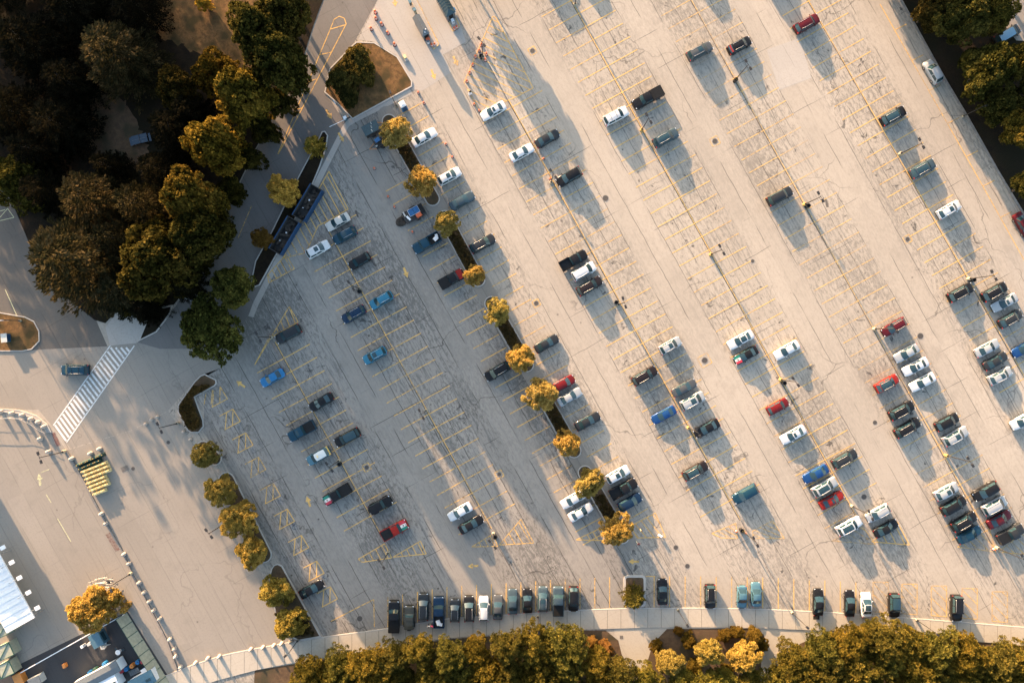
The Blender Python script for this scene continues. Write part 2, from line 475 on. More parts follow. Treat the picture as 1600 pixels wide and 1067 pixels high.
# ---------------------------------------------------------------- ground, lot, roads
def interp(pts, x):
    for (x0, y0), (x1, y1) in zip(pts, pts[1:]):
        if x <= x1:
            return y0 + (y1 - y0) * (x - x0) / (x1 - x0)
    return pts[-1][1]

def jag(poly, amp, seed, step=9.0):
    rj = random.Random(seed); out = []
    for (x0, y0), (x1, y1) in zip(poly, poly[1:] + poly[:1]):
        n = max(1, int(math.hypot(x1 - x0, y1 - y0) / step))
        for k in range(n):
            f = k / n
            out.append((x0 + (x1 - x0) * f + rj.uniform(-amp, amp), y0 + (y1 - y0) * f + rj.uniform(-amp, amp)))
    return out

def ground_sheet(name, poly_px, z, mat):
    return structure(MB().sheet(WP(poly_px), z).build(name, mat))

g = MB().sheet([(-900, -900), (900, -900), (900, 900), (-900, 900)], -0.06).build('ground', M['dry_grass'])
structure(g)
structure(MB().sheet(WP([(-900, -700), (2400, -700), (2400, 1110), (-900, 1110)]), 0.0).build('parking_lot', M['lot']))
ground_sheet('left_lot', [(545, 196), (640, 140), (604, 180), (790, 515), (980, 848), (1000, 949), (900, 952), (800, 959), (700, 965), (605, 981), (505, 994), (441, 883), (345, 714), (318, 676), (320, 584), (345, 575), (400, 470), (511, 268)], 0.004, M['lot_left_shaded'])
ground_sheet('road', [(500, -700), (640, -700), (600, -40), (590, 0), (556, 62), (505, 145), (528, 175), (548, 192), (511, 268), (400, 470), (345, 575), (300, 600),
                      (262, 642), (205, 672), (110, 700), (60, 640), (-900, 640), (-900, 548), (30, 548), (165, 541), (215, 535), (275, 478),
                      (330, 380), (400, 235), (470, 110), (492, 40), (505, 0)], 0.004, M['road'])
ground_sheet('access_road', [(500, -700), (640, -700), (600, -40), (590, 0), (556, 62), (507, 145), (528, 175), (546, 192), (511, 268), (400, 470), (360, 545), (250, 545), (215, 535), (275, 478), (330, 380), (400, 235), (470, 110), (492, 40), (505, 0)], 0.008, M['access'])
ground_sheet('plaza_pavement', [(-900, 655), (70, 655), (104, 704), (205, 673), (262, 643), (300, 690), (350, 780), (440, 960), (466, 1002), (385, 1016),
                                (265, 1052), (215, 1200), (-900, 1200)], 0.004, M['road'])
ground_sheet('side_street', [(-900, 200), (10, 290), (55, 395), (60, 430), (150, 500), (168, 541), (64, 546), (35, 549), (-900, 549)], 0.008, M['road_dark'])
ground_sheet('booth_apron', [(600, -260), (591, 0), (560, 62), (585, 66), (621, 88), (645, 140), (660, 142), (705, 113), (692, 86), (728, 66), (700, -20), (640, -260)], 0.008, M['apron'])
ground_sheet('repair_patch', [(1198, 78), (1249, 60), (1268, 122), (1217, 141)], 0.008, M['apron'])
ground_sheet('compound_ground', [(-60, 1060), (0, 1052), (200, 955), (275, 1075), (200, 1180), (-60, 1180)], 0.012, M['compound'])
ground_sheet('far_lot', [(1568, -200), (1900, -200), (1900, 75), (1588, 64), (1569, 40)], 0.052, M['road'])
ground_sheet('gutter', [(640, 136), (548, 182), (536, 196), (396, 472), (388, 494), (396, 496), (404, 476), (545, 198), (556, 191), (644, 147)], 0.010, M['apron'])
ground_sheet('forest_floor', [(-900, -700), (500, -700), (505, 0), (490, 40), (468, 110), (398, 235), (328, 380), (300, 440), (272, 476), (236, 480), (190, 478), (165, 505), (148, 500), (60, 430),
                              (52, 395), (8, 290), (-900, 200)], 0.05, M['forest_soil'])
ground_sheet('dry_path', jag([(255, -60), (400, -60), (402, 0), (398, 60), (408, 120), (380, 110), (340, 95), (300, 80), (250, 60), (232, 30)], 5, 4, 5.0), 0.056, M['dry_grass'])
ground_sheet('dirt_track', jag([(298, -60), (420, -60), (402, 20), (404, 100), (385, 118), (345, 62), (300, 20)], 5, 4, 5.0), 0.062, M['dry_grass'])
ground_sheet('dry_clearing', jag([(150, 130), (172, 125), (215, 195), (240, 260), (225, 270), (190, 250), (160, 255), (125, 200)], 5, 4, 5.0), 0.056, M['mulch'])
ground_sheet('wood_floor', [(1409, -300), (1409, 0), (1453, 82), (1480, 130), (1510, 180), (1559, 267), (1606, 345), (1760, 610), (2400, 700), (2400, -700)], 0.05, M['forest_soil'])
ground_sheet('ramp', [(165, 512), (190, 478), (238, 478), (222, 530), (213, 536), (172, 540)], 0.056, M['apron'])
ground_sheet('grove_floor', [(395, 1110), (398, 1047), (505, 1029), (605, 1013), (700, 998), (800, 991), (905, 985), (946, 984), (966, 1000), (976, 1040), (986, 1110), (1000, 1500), (-200, 1500), (300, 1110)], 0.02, M['mulch'])
ground_sheet('grove_floor', [(1009, 1110), (1011, 1035), (1020, 1005), (1042, 982), (1175, 981), (1193, 990), (1198, 1010), (1190, 1022), (1186, 1110), (1186, 1500), (1009, 1500)], 0.02, M['mulch'])
ground_sheet('grove_floor', [(1212, 1110), (1216, 1040), (1250, 1005), (1290, 988), (1400, 993), (1500, 1001), (1640, 1010), (2400, 1040), (2400, 1500), (1212, 1500)], 0.02, M['mulch'])
ground_sheet('grove_path', [(960, 970), (1220, 970), (1330, 980), (1240, 1500), (960, 1500)], 0.008, M['slab'])

# sidewalk along the bottom: a raised bed of dark joints carrying separate slabs, and its kerb
KT = [(255, 1056), (300, 1038), (350, 1022), (400, 1012), (450, 1003), (505, 994), (605, 981), (700, 965), (800, 959), (900, 952), (1000, 949), (1100, 949), (1200, 951), (1300, 956), (1400, 963), (1500, 971), (1600, 979), (1720, 990)]
KB = [(255, 1098), (300, 1076), (340, 1062), (400, 1046), (450, 1036), (505, 1027), (605, 1011), (700, 996), (800, 989), (905, 983), (1000, 980), (1100, 979), (1200, 981), (1300, 985), (1400, 991), (1500, 999), (1600, 1008), (1720, 1019)]
xs = list(range(255, 1721, 15))
bed = structure(MB().prism(WP([(x, interp(KT, x) + 1.5) for x in xs] + [(x, interp(KB, x)) for x in reversed(xs)]), 0.0, 0.10).build('sidewalk', M['joint']))
xsl = 256.0
while xsl < 1715:
    xe = xsl + 21.0
    q = [(xsl, interp(KT, xsl) + 1.6), (xe, interp(KT, xe) + 1.6), (xe + 0.0, interp(KB, xe)), (xsl, interp(KB, xsl))]
    q = WP(q); g_ = 0.03
    q = [(q[0][0] + g_, q[0][1]), (q[1][0] - g_, q[1][1]), (q[2][0] - g_, q[2][1]), (q[3][0] + g_, q[3][1])]
    MB().prism(q, 0.02, 0.118 + random.Random(int(xsl)).uniform(-.004, .004)).build('slab', M['slab'], bed)
    xsl = xe
kb = structure(MB().prism(WP([(x, interp(KT, x)) for x in xs] + [(x, interp(KT, x) + 1.4) for x in reversed(xs)]), 0.0, 0.13).build('kerb', M['kerb']))

# kerb along the wood on the right, half buried in leaf litter
WK = [(1404, -40), (1405, 0), (1450, 82), (1477, 130), (1507, 180), (1556, 267), (1603, 345), (1760, 610)]
structure(MB().prism(WP([(x, y) for x, y in WK] + [(x + 4, y) for x, y in reversed(WK)]), 0, 0.14).build('kerb', M['kerb_dirty']))

# concrete strip under the planted median
def capsule(a, b, r, n=9):
    ax, ay = a; bx, by = b
    th = math.atan2(by - ay, bx - ax)
    pts = []
    for i in range(n + 1):
        t = th + math.pi / 2 + math.pi * i / n
        pts.append((ax + r * math.cos(t), ay + r * math.sin(t)))
    for i in range(n + 1):
        t = th - math.pi / 2 + math.pi * i / n
        pts.append((bx + r * math.cos(t), by + r * math.sin(t)))
    return pts
ground_sheet('median_strip', capsule((604, 180), (980, 848), 14), 0.012, M['road'])

def inset(poly, d):
    n = len(poly); out = []
    a = sum(poly[i][0] * poly[(i + 1) % n][1] - poly[(i + 1) % n][0] * poly[i][1] for i in range(n))
    sg = 1 if a > 0 else -1
    for i in range(n):
        p, c, q = Vector(poly[i - 1]), Vector(poly[i]), Vector(poly[(i + 1) % n])
        e1 = (c - p).normalized(); e2 = (q - c).normalized()
        n1 = Vector((-e1.y, e1.x)) * sg; n2 = Vector((-e2.y, e2.x)) * sg
        bis = n1 + n2
        if bis.length < 1e-4: bis = n1
        bis.normalize()
        k = d / max(0.4, bis.dot(n1))
        out.append(tuple(c + bis * k))
    return out

def island(poly_px, label, mat, kerb=0.20, h=0.15, group=None, kmat=None):
    poly = WP(poly_px)
    cx = sum(p[0] for p in poly) / len(poly); cy = sum(p[1] for p in poly) / len(poly)
    t = thing('planted_island', (cx, cy, 0), label, 'traffic island', group)
    loc = [(x - cx, y - cy) for x, y in poly]
    inn = inset(loc, kerb)
    n = len(loc); mb = MB()
    a = sum(loc[i][0] * loc[(i + 1) % n][1] - loc[(i + 1) % n][0] * loc[i][1] for i in range(n))
    if a < 0:
        loc = loc[::-1]; inn = inn[::-1]
    mb.add([(x, y, 0) for x, y in loc] + [(x, y, h) for x, y in loc] + [(x, y, h) for x, y in inn] + [(x, y, 0.0) for x, y in inn],
           [f for i in range(n) for j in [(i + 1) % n] for f in ((i, j, n + j, n + i), (n + i, n + j, 2 * n + j, 2 * n + i), (2 * n + i, 2 * n + j, 3 * n + j, 3 * n + i))])
    mb.build('kerb', kmat or M['kerb'], t)
    MB().sheet(inn, h - 0.03).build('soil', mat, t)
    return t

island([(557, 66), (585, 67), (621, 89), (644, 127), (644, 136), (551, 187), (528, 163), (507, 145), (515, 108), (550, 72)], 'large triangular planted island with brown grass beside the booth lanes', M['dry_grass'])
MED = [((608, 190), (676, 311)), ((695, 340), (747, 437)), ((768, 474), (823, 570)), ((840, 602), (897, 704)), ((914, 738), (972, 838))]
for i, (a, b) in enumerate(MED):
    island(capsule(a, b, 11.5), ORD[i] + ' long rounded bed of the tree-planted median, counted from the booths', M['mulch'], group='beds of the planted median', kmat=M['kerb'])
LSH = [(320, 584), (338, 593), (339, 599), (336, 603), (305, 620.5), (318, 656), (319, 666), (311, 676), (299, 676), (293, 672), (278, 643), (279, 631), (287, 620), (304, 596), (313, 587)]
island(LSH, 'bent hedge-covered island beside the crosswalk junction', M['mulch'])
island(capsule((318, 699), (336, 716), 11), 'short rounded island under the lone round tree by the lamp post', M['mulch'])
island(capsule((354, 750), (412, 866), 13), 'narrow bed under the row of three round trees beside the handicap stalls', M['mulch'])
island([(424, 888), (428, 882), (434, 880), (441, 883), (502, 994), (467, 1000), (436, 986), (420, 905)], 'wedge-shaped planted bed at the sidewalk corner below the handicap stalls', M['mulch'])
def rrect(x0, y0, x1, y1, r):
    pts = []
    for cx, cy, a0 in ((x1 - r, y1 - r, 0), (x0 + r, y1 - r, 90), (x0 + r, y0 + r, 180), (x1 - r, y0 + r, 270)):
        for k in range(5):
            a = math.radians(a0 + 22.5 * k); pts.append((cx + r * math.cos(a), cy + r * math.sin(a)))
    return pts
island(rrect(974, 898, 1009, 948, 7), 'square-ended island with wide pale kerb in the bottom row of stalls', M['mulch'], kerb=0.42)
island([(-80, 478), (0, 488), (40, 495), (54, 502), (62, 517), (62.5, 533), (50, 546), (35, 549), (-80, 548)], 'brown grass island with a rounded nose and blue cabinet at left edge', M['dry_grass'], kerb=0.16)
island([(237, 483), (270, 477), (266, 490), (258, 502), (245, 519), (217, 533)], 'small dark triangular island beside the concrete ramp', M['forest_soil'])
island([(503, 206), (508, 205), (513, 212), (510, 232), (500, 262), (484, 300), (440, 385), (406, 446), (390, 452), (399, 408), (425, 361), (466, 277), (497, 219)], 'long narrow planted strip between the road and the blue containers', M['forest_soil'])
island([(-60, 634), (0, 638), (30, 640), (58, 649), (75, 663), (81, 675), (74, 676), (66, 664), (54, 654), (28, 646), (0, 643), (-60, 641)], 'curved pale kerb strip beside the row of concrete bollards', M['apron'], kerb=0.15)
# kerb wall that carries the line of bollards down the left
wl = MB()
WL = [(103, 703), (120, 730), (150, 788), (165, 815), (192, 862), (206, 895), (240, 960), (262, 1003), (276, 1044)]
pw = WP([(x - 1.2, y) for x, y in WL] + [(x + 1.6, y) for x, y in reversed(WL)])
structure(MB().prism(pw, 0, 0.22).build('kerb', M['kerb_dirty']))

# ---------------------------------------------------------------- painted markings
ZP = 0.018
LW = 0.165
def line_mesh(L, w=LW, mat='yellow'):
    key = ('ln', round(L, 2), round(w, 3), mat)
    if key not in M:
        M[key] = MB().add([(0, -w / 2, 0), (L, -w / 2, 0), (L, w / 2, 0), (0, w / 2, 0)], [(0, 1, 2, 3)]).mesh('stall_line', M[mat])
    return M[key]

def parking_row(p0, p1, phase, left, right, off=0.0, left_len=53, right_len=53, mat='yellow', centre=True, pitch=23.4):
    a = Vector(W(*p0)); b = Vector(W(*p1))
    d = (b - a); L = d.length; d.normalize()
    v = Vector((-d.y, d.x))                       # up and to the right
    root = structure(put('stall_markings', None, None, (a.x, a.y, ZP), math.atan2(d.y, d.x)))
    if centre:
        MB().add([(0, -.075, .001), (L, -.075, .001), (L, .075, .001), (0, .075, .001)], [(0, 1, 2, 3)]).build('centre_line', M[mat], root)
        put('sealed_crack', MB().add([(0, -.20, -.004), (L, -.26, -.004), (L, -.14, -.004), (0, -.10, -.004)], [(0, 1, 2, 3)]).mesh('sealed_crack', M['joint']), root)
    rl = random.Random(int(p0[0]))
    for side, (t0, t1), ln in ((-1, left, left_len), (1, right, right_len)):
        t = phase
        while t < t1:
            if t >= t0:
                o = put('stall_line', line_mesh(ln * S, LW, mat), root, (t * S, side * off * S, 0))
                o.rotation_euler = (0, 0, side * math.pi / 2 + math.radians(rl.uniform(-.5, .5) + (0)))
            t += pitch
    return root

parking_row((886, -11), (1345, 818), 14, (0, 930), (0, 920), mat='yellow')
parking_row((1074, -11), (1552, 850), 12, (0, 960), (0, 950), mat='yellow_faded')
parking_row((1256, -11), (1640, 656), 15, (0, 700), (0, 700), left_len=47, right_len=45, mat='yellow')
parking_row((795, 157), (1157, 812), 12, (0, 730), (0, 730), mat='yellow')
parking_row((605, 182), (975, 845), 8, (80, 740), (0, 735), off=13, left_len=46, right_len=44, centre=False)
parking_row((507, 349), (768, 825), 12, (20, 530), (0, 530), left_len=50, right_len=50)
parking_row((430, 534), (597, 838), 6, (14, 330), (-2, 330), left_len=48, right_len=46)
parking_row((1618, 470), (1780, 752), 10, (0, 300), (0, 300), mat='yellow_faded')

def marking(name, segs, w=LW, mat='yellow'):
    """One painted marking made of straight strokes (px segments); each stroke a part."""
    cx = sum(s[0][0] + s[1][0] for s in segs) / (2 * len(segs)); cy = sum(s[0][1] + s[1][1] for s in segs) / (2 * len(segs))
    c = W(cx, cy)
    root = structure(put(name, None, None, (c[0], c[1], ZP + 0.002)))
    for i, (a, b) in enumerate(segs):
        A = W(*a); B = W(*b)
        MB().strip((A[0] - c[0], A[1] - c[1]), (B[0] - c[0], B[1] - c[1]), w, 0.0008 * (i % 3)).build('stroke', M[mat], root)
    return root

def clip_hatch(poly, direction, spacing, start=0.5):
    """px segments of parallel lines inside a polygon."""
    dx, dy = direction; L = math.hypot(dx, dy); dx /= L; dy /= L
    nx, ny = -dy, dx
    ds = [x * nx + y * ny for x, y in poly]
    k = min(ds) + spacing * start; segs = []
    while k < max(ds):
        ts = []
        for i in range(len(poly)):
            (x0, y0), (x1, y1) = poly[i], poly[(i + 1) % len(poly)]
            d0, d1 = x0 * nx + y0 * ny - k, x1 * nx + y1 * ny - k
            if d0 * d1 < 0:
                f = d0 / (d0 - d1); x, y = x0 + (x1 - x0) * f, y0 + (y1 - y0) * f
                ts.append((x * dx + y * dy, x, y))
        ts.sort()
        for i in range(0, len(ts) - 1, 2):
            if ts[i + 1][0] - ts[i][0] > 3:
                segs.append((ts[i][1:], ts[i + 1][1:]))
        k += spacing
    return segs

def hatch(poly, direction, spacing, mat='yellow', w=LW, start=0.5):
    segs = [(poly[i], poly[(i + 1) % len(poly)]) for i in range(len(poly))] + clip_hatch(poly, direction, spacing, start)
    return marking('hatched_marking', segs, w, mat)

hatch([(770, 26), (775, 28), (833, 138), (806, 152), (750, 176), (725, 129)], (0.90, 0.43), 10.5, 'yellow')
hatch([(452, 479), (466, 503), (419, 530), (398, 570)], (0.35, 0.93), 10)
hatch([(560, 873), (601, 849), (612, 871), (566, 878)], (0.45, 0.89), 11)
hatch([(614, 870), (657, 845), (666, 865)], (0.45, 0.89), 10)
hatch([(737, 854), (770, 834), (778, 853)], (0.45, 0.89), 10)
hatch([(780, 851), (814, 811), (834, 848)], (0.50, 0.86), 11)
hatch([(900, 843), (940, 824), (944, 844)], (0.5, 0.86), 10)
hatch([(985, 822), (1024, 801), (1040, 839), (996, 840)], (0.62, 0.78), 10)
hatch([(1112, 833), (1150, 817), (1152, 841), (1127, 840)], (0.80, 0.45), 7, 'yellow_faded')
hatch([(1175, 830), (1207, 813), (1226, 841), (1178, 841)], (0.85, 0.35), 7, 'yellow_faded')
hatch([(1300, 845), (1345, 819), (1368, 850)], (0.8, 0.5), 9, 'yellow_faded')
hatch([(1362, 846), (1402, 815), (1421, 851)], (0.45, 0.89), 12)
hatch([(1496, 854), (1546, 826), (1556, 862)], (0.7, 0.7), 10)
hatch([(1560, 862), (1600, 830), (1625, 868)], (0.7, 0.7), 10)
hatch([(514, 268), (544, 327), (515, 344), (497, 353), (478, 395), (442, 404), (470, 345)], (0.48, 0.88), 11)
hatch([(447, 398), (460, 420), (420, 442), (418, 430)], (0.48, 0.88), 9)
marking('loop_marking', [((517, 44), (434, 241)), ((541, 38), (435, 241)), ((517, 44), (522, 31)), ((522, 31), (530, 26)), ((530, 26), (538, 29)), ((538, 29), (541, 38)),
                         ((517, 46), (541, 39)), ((500, 86), (518, 82)), ((482, 128), (494, 124)), ((465, 171), (473, 169))], 0.16)
marking('corner_marking', [((517, 970), (584, 936)), ((584, 936), (585, 979))])
marking('lane_marking', [((393, 322), (372, 372)), ((350, 425), (340, 448)), ((330, 465), (322, 482))], 0.12, 'yellow_faded')
marking('lane_marking', [((8, 452), (26, 492)), ((0, 345), (22, 340)), ((0, 340), (12, 326)), ((12, 326), (22, 340)), ((0, 330), (8, 328))], 0.12, 'cream_paint')
marking('lane_marking', [((90, 810), (111, 846)), ((62, 739), (77, 733)), ((72, 772), (80, 785))], 0.13, 'cream_paint')
marking('lane_marking', [((83, 676), (92, 697))], 0.75, 'red_paint')
marking('lane_marking', [((168, 833), (184, 860))], 0.9, 'red_paint')
for x0, y0 in ((1364, 909), (1409, 912), (1455, 915), (1503, 919), (1550, 924)):
    hatch([(x0, y0), (x0 + 24, y0), (x0 + 24, y0 + 48), (x0, y0 + 46)], (0.72, 0.70), 12, 'yellow_faded')

# bottom row of stalls
def stall_stroke(x):
    ky = interp(KT, x)
    return ((x, ky - 49), (x, ky - 1.5))
marking('stall_markings', [stall_stroke(606 + 23.1 * k) for k in range(16)])
marking('stall_markings', [stall_stroke(1022 + 24.25 * k) for k in range(14)] + [((1009, 900), (1024, 900))])
# parallel bays along the wood
segs = [((1375, 7), (1450, 140)), ((1450, 140), (1522, 267)), ((1522, 267), (1610, 424))]
for x, y in ((1399, 47), (1425, 95), (1452, 142), (1481, 193), (1510, 245), (1536, 291), (1563, 340)):
    segs.append(((x, y), (x + 18, y - 9)))
marking('stall_markings', segs, 0.16)
# handicap boxes with faded blue symbols
HB = [(344, 604), (364, 639), (384, 676), (404, 714), (427, 755), (449, 795), (471, 836), (495, 876), (516, 916)]
for i, (tx, ty) in enumerate(HB):
    sg = [((tx - 21, ty + 11), (tx, ty)), ((tx, ty), (tx + 11.5, ty + 19)), ((tx + 11.5, ty + 19), (tx - 13, ty + 32)), ((tx - 10, ty + 6), (tx - 12, ty + 31)), ((tx, ty), (tx - 0.5, ty + 25))]
    if i == 0:
        sg = sg[1:] + [((332, 609), (330, 632)), ((322, 614), (319, 632))]
    marking('handicap_marking', sg)
    c = (tx + 11, ty + 27)
    ring = [(c[0] + 3.4 * math.cos(k * .7 + .8), c[1] + 1.5 + 3.4 * math.sin(k * .7 + .8)) for k in range(7)]
    sy = [(ring[k], ring[k + 1]) for k in range(6)] + [((c[0], c[1] - 5), (c[0], c[1])), ((c[0], c[1]), (c[0] + 4, c[1])), ((c[0] + 4, c[1]), (c[0] + 5, c[1] + 5)), ((c[0] - .8, c[1] - 7), (c[0] + .8, c[1] - 7))]
    marking('wheelchair_symbol', sy, 0.17, 'blue_paint')

def arrow(px, py, dx, dy, L=17, mat='yellow', k=1.0):
    d = math.hypot(dx, dy); dx /= d; dy /= d; nx, ny = -dy, dx
    def P(a, b): return (px + dx * a * L - nx * b * L, py + dy * a * L - ny * b * L)
    pts = [P(-.5, -.10 * k), (P(.02, -.10 * k)), P(.02, -.27 * k), P(.5, 0), P(.02, .27 * k), P(.02, .10 * k), P(-.5, .10 * k)]
    c = W(px, py)
    structure(MB().sheet([(x - c[0], y - c[1]) for x, y in WP(pts)], 0).build('painted_arrow', M[mat], None, loc=(c[0], c[1], ZP + .004)))
for a in ((617, 3, .1, 1), (677, 117, .35, .9), (712, 96, .45, .9), (514, 179, .5, .87), (533, 215, .5, .87), (634, 426, .35, .9), (376, 600, -.8, -.55), (482, 783, -.3, -.9), (739, 884, -1, 0.05), (990, 877, -1, 0)):
    arrow(*a)
arrow(62, 749, -.15, -1, 19, 'cream_paint')

# crosswalk
cw = structure(put('crosswalk', None, None, (*W(145, 612), ZP + .003)))
c0 = W(145, 612)
def cw_stroke(a, b, w):
    A, B = W(*a), W(*b)
    MB().strip((A[0] - c0[0], A[1] - c0[1]), (B[0] - c0[0], B[1] - c0[1]), w, 0).build('stripe', M['white'], cw)
NS = 21
for k in range(NS):
    t = k / (NS - 1)
    cw_stroke((168 + (86 - 168) * t, 549 + (664 - 549) * t), (186 + (103.5 - 186) * t, 572 + (688.5 - 572) * t), 0.36)
for a, b in (((173, 543), (190, 566)), ((181, 543), (194, 560)), ((189, 543), (198, 554)), ((197, 543), (202, 549))):
    cw_stroke(a, b, 0.36)
for a, b in (((173, 539), (83.5, 664.5)), ((210, 540), (104, 691))):
    A, B = W(*a), W(*b)
    MB().strip((A[0] - c0[0], A[1] - c0[1]), (B[0] - c0[0], B[1] - c0[1]), 0.2, 0.002).build('edge_line', M['white'], cw)

# manhole covers, each in its painted or concrete square
def manhole(px, py, label, r=0.42, square=0.0, mat='yellow_faded', ang=0.5):
    c = W(px, py)
    t = thing('manhole', (c[0], c[1], 0.012), label, 'manhole', 'manhole covers in the lot')
    MB().lathe((0, 0, 0), [(r, 0), (r, 0.012), (r * .86, 0.016), (r * .82, 0.010)], 16).build('cover', M['iron'], t)
    MB().lathe((0, 0, 0), [(r * 1.22, 0), (r * 1.22, 0.008)], 16).build('frame', M['kerb_dirty'], t)
    if square:
        h = square / 2
        for k in range(4):
            a = ang + k * math.pi / 2
            p = rot2(h, -h, a); q = rot2(h, h, a)
            MB().strip(p, q, 0.22, 0.009).build('painted_edge', M[mat], t)
for m in ((832, 80, 'manhole in a worn square beside the striped triangle near the booths', .42, 1.3), (1117, 221, 'manhole in a faded yellow square right of the grey parked wagon', .45, 1.5),
          (946, 310, 'manhole at the tip of the long car shadow below the dark wagon', .5, 0), (1176, 408, 'small dark round cover right of the twin lamp in the empty middle', .3, 0),
          (1101, 563, 'manhole centred in a clear yellow square left of the flag-hood car', .5, 2.0), (1418, 374, 'dark oval cover in a yellow square in the open right part of the lot', .38, 1.3),
          (838, 474, 'manhole with yellow corner paint right of the planted median', .4, 1.2), (1367, 660, 'bare round cover where curving cracks meet, left of black wagons', .36, 0),
          (573, 730, 'dark cover inside a yellow diamond beside the taxi', .4, 1.3), (780, 741, 'cover in a faded yellow square in the aisle left of the median', .35, 1.3),
          (1074, 884, 'pale round cover above the bottom row beside a small crack', .4, 0), (1056, 855, 'pale round cover right of the walking people', .4, 0),
          (562, 966, 'faint round cover inside the yellow corner marking', .5, 0), (263, 691, 'dark round cover in the pale square left of the bent island', .33, 0), (208, 732, 'dark round cover beside the square grate', .33, 0),
          (1438, 525, 'faint ring cover right of the red crossover by a lamp', .5, 0), (1350, 776, 'faint ring cover below the lone dark crossover', .45, 0)):
    manhole(*m)
def grate(px, py, w, d, rz, label):
    c = W(px, py)
    t = thing('drain_grate', (c[0], c[1], 0.012), label, 'drain grate', None, rz)
    MB().box((0, 0, .004), (w, d, .012)).build('pit', M['iron'], t)
    for k in range(7):
        MB().box((-w / 2 + w * (k + .5) / 7, 0, .016), (w * .07, d * .94, .02)).build('bar', M['kerb_dirty'], t)
grate(195, 732, 1.35, 0.9, math.radians(25), 'rectangular iron grate in the paving right of the yellow barriers')
grate(971, 995, 0.6, 0.6, 0, 'small square grate in the path between the two groves')

# ---------------------------------------------------------------- vehicles
def lerp(a, b, t): return a + (b - a) * t

class CarSpec:
    def __init__(s, **k):
        s.L = 4.75; s.Wd = 1.82; s.H = 1.45; s.belt = 0.93
        s.top = [(0.0, .58), (.03, .66), (.10, .76), (.30, .90), (.36, .93), (.84, .97), (.96, .95), (.99, .86), (1.0, .72)]
        s.xw0, s.xw1, s.xr1, s.xr0 = .285, .455, .685, .865      # fractions from the front: windscreen base, roof front, roof rear, rear glass base
        s.side_split = [(.0, .30), (.34, .66), (.70, 1.0)]
        s.wheel = (.195, .80); s.wr = .33; s.rails = False; s.kind = 'sedan'
        s.nose = .70; s.tail = .76; s.bed = None
        s.__dict__.update(k)

SPECS = {
    'sedan': CarSpec(),
    'long_sedan': CarSpec(L=4.95, Wd=1.86, H=1.46, xw0=.295, xw1=.46, xr1=.69, xr0=.86),
    'coupe': CarSpec(L=4.65, Wd=1.86, H=1.38, xw0=.36, xw1=.50, xr1=.70, xr0=.88, belt=.92),
    'hatch': CarSpec(L=4.25, Wd=1.78, H=1.50, xw0=.26, xw1=.42, xr1=.84, xr0=.95, top=[(0, .60), (.03, .70), (.10, .82), (.28, .95), (.9, .98), (.97, .95), (1, .75)], tail=.80),
    'crossover': CarSpec(L=4.6, Wd=1.86, H=1.68, belt=1.06, xw0=.255, xw1=.415, xr1=.84, xr0=.95, wr=.36, rails=True,
                         top=[(0, .66), (.03, .80), (.10, .95), (.26, 1.05), (.92, 1.10), (.98, 1.02), (1, .8)], tail=.84),
    'wagon': CarSpec(L=4.9, Wd=1.94, H=1.77, belt=1.12, xw0=.26, xw1=.405, xr1=.88, xr0=.965, wr=.38, rails=True,
                     top=[(0, .70), (.03, .88), (.09, 1.02), (.26, 1.12), (.94, 1.15), (.985, 1.06), (1, .8)], tail=.87, nose=.76),
    'boxy': CarSpec(L=4.9, Wd=1.95, H=1.86, belt=1.16, xw0=.30, xw1=.37, xr1=.94, xr0=.975, wr=.39, rails=True,
                    top=[(0, .75), (.02, .98), (.07, 1.10), (.29, 1.17), (.96, 1.19), (.99, 1.05), (1, .8)], tail=.92, nose=.84),
    'minivan': CarSpec(L=5.05, Wd=1.98, H=1.76, belt=1.06, xw0=.20, xw1=.37, xr1=.93, xr0=.975, wr=.36, rails=True,
                       top=[(0, .66), (.03, .84), (.10, .98), (.2, 1.05), (.95, 1.10), (.99, 1.0), (1, .8)], tail=.88),
    'pickup': CarSpec(L=5.75, Wd=2.0, H=1.88, belt=1.20, xw0=.27, xw1=.345, xr1=.565, xr0=.60, wr=.41, bed=(.615, .985),
                      top=[(0, .80), (.02, 1.02), (.06, 1.12), (.27, 1.20), (.60, 1.22), (.615, 1.2)], tail=.95, nose=.84, wheel=(.17, .79)),
    'jeep': CarSpec(L=4.4, Wd=1.86, H=1.85, belt=1.18, xw0=.34, xw1=.42, xr1=.95, xr0=.975, wr=.42, nose=.80, tail=.95,
                    top=[(0, .80), (.02, 1.02), (.08, 1.12), (.35, 1.17), (.97, 1.18), (1, 1.1)]),
}
PROTO = {}

def table(t, x):
    for (a, b), (c, d) in zip(t, t[1:]):
        if x <= c: return lerp(b, d, (x - a) / (c - a) if c > a else 0)
    return t[-1][1]

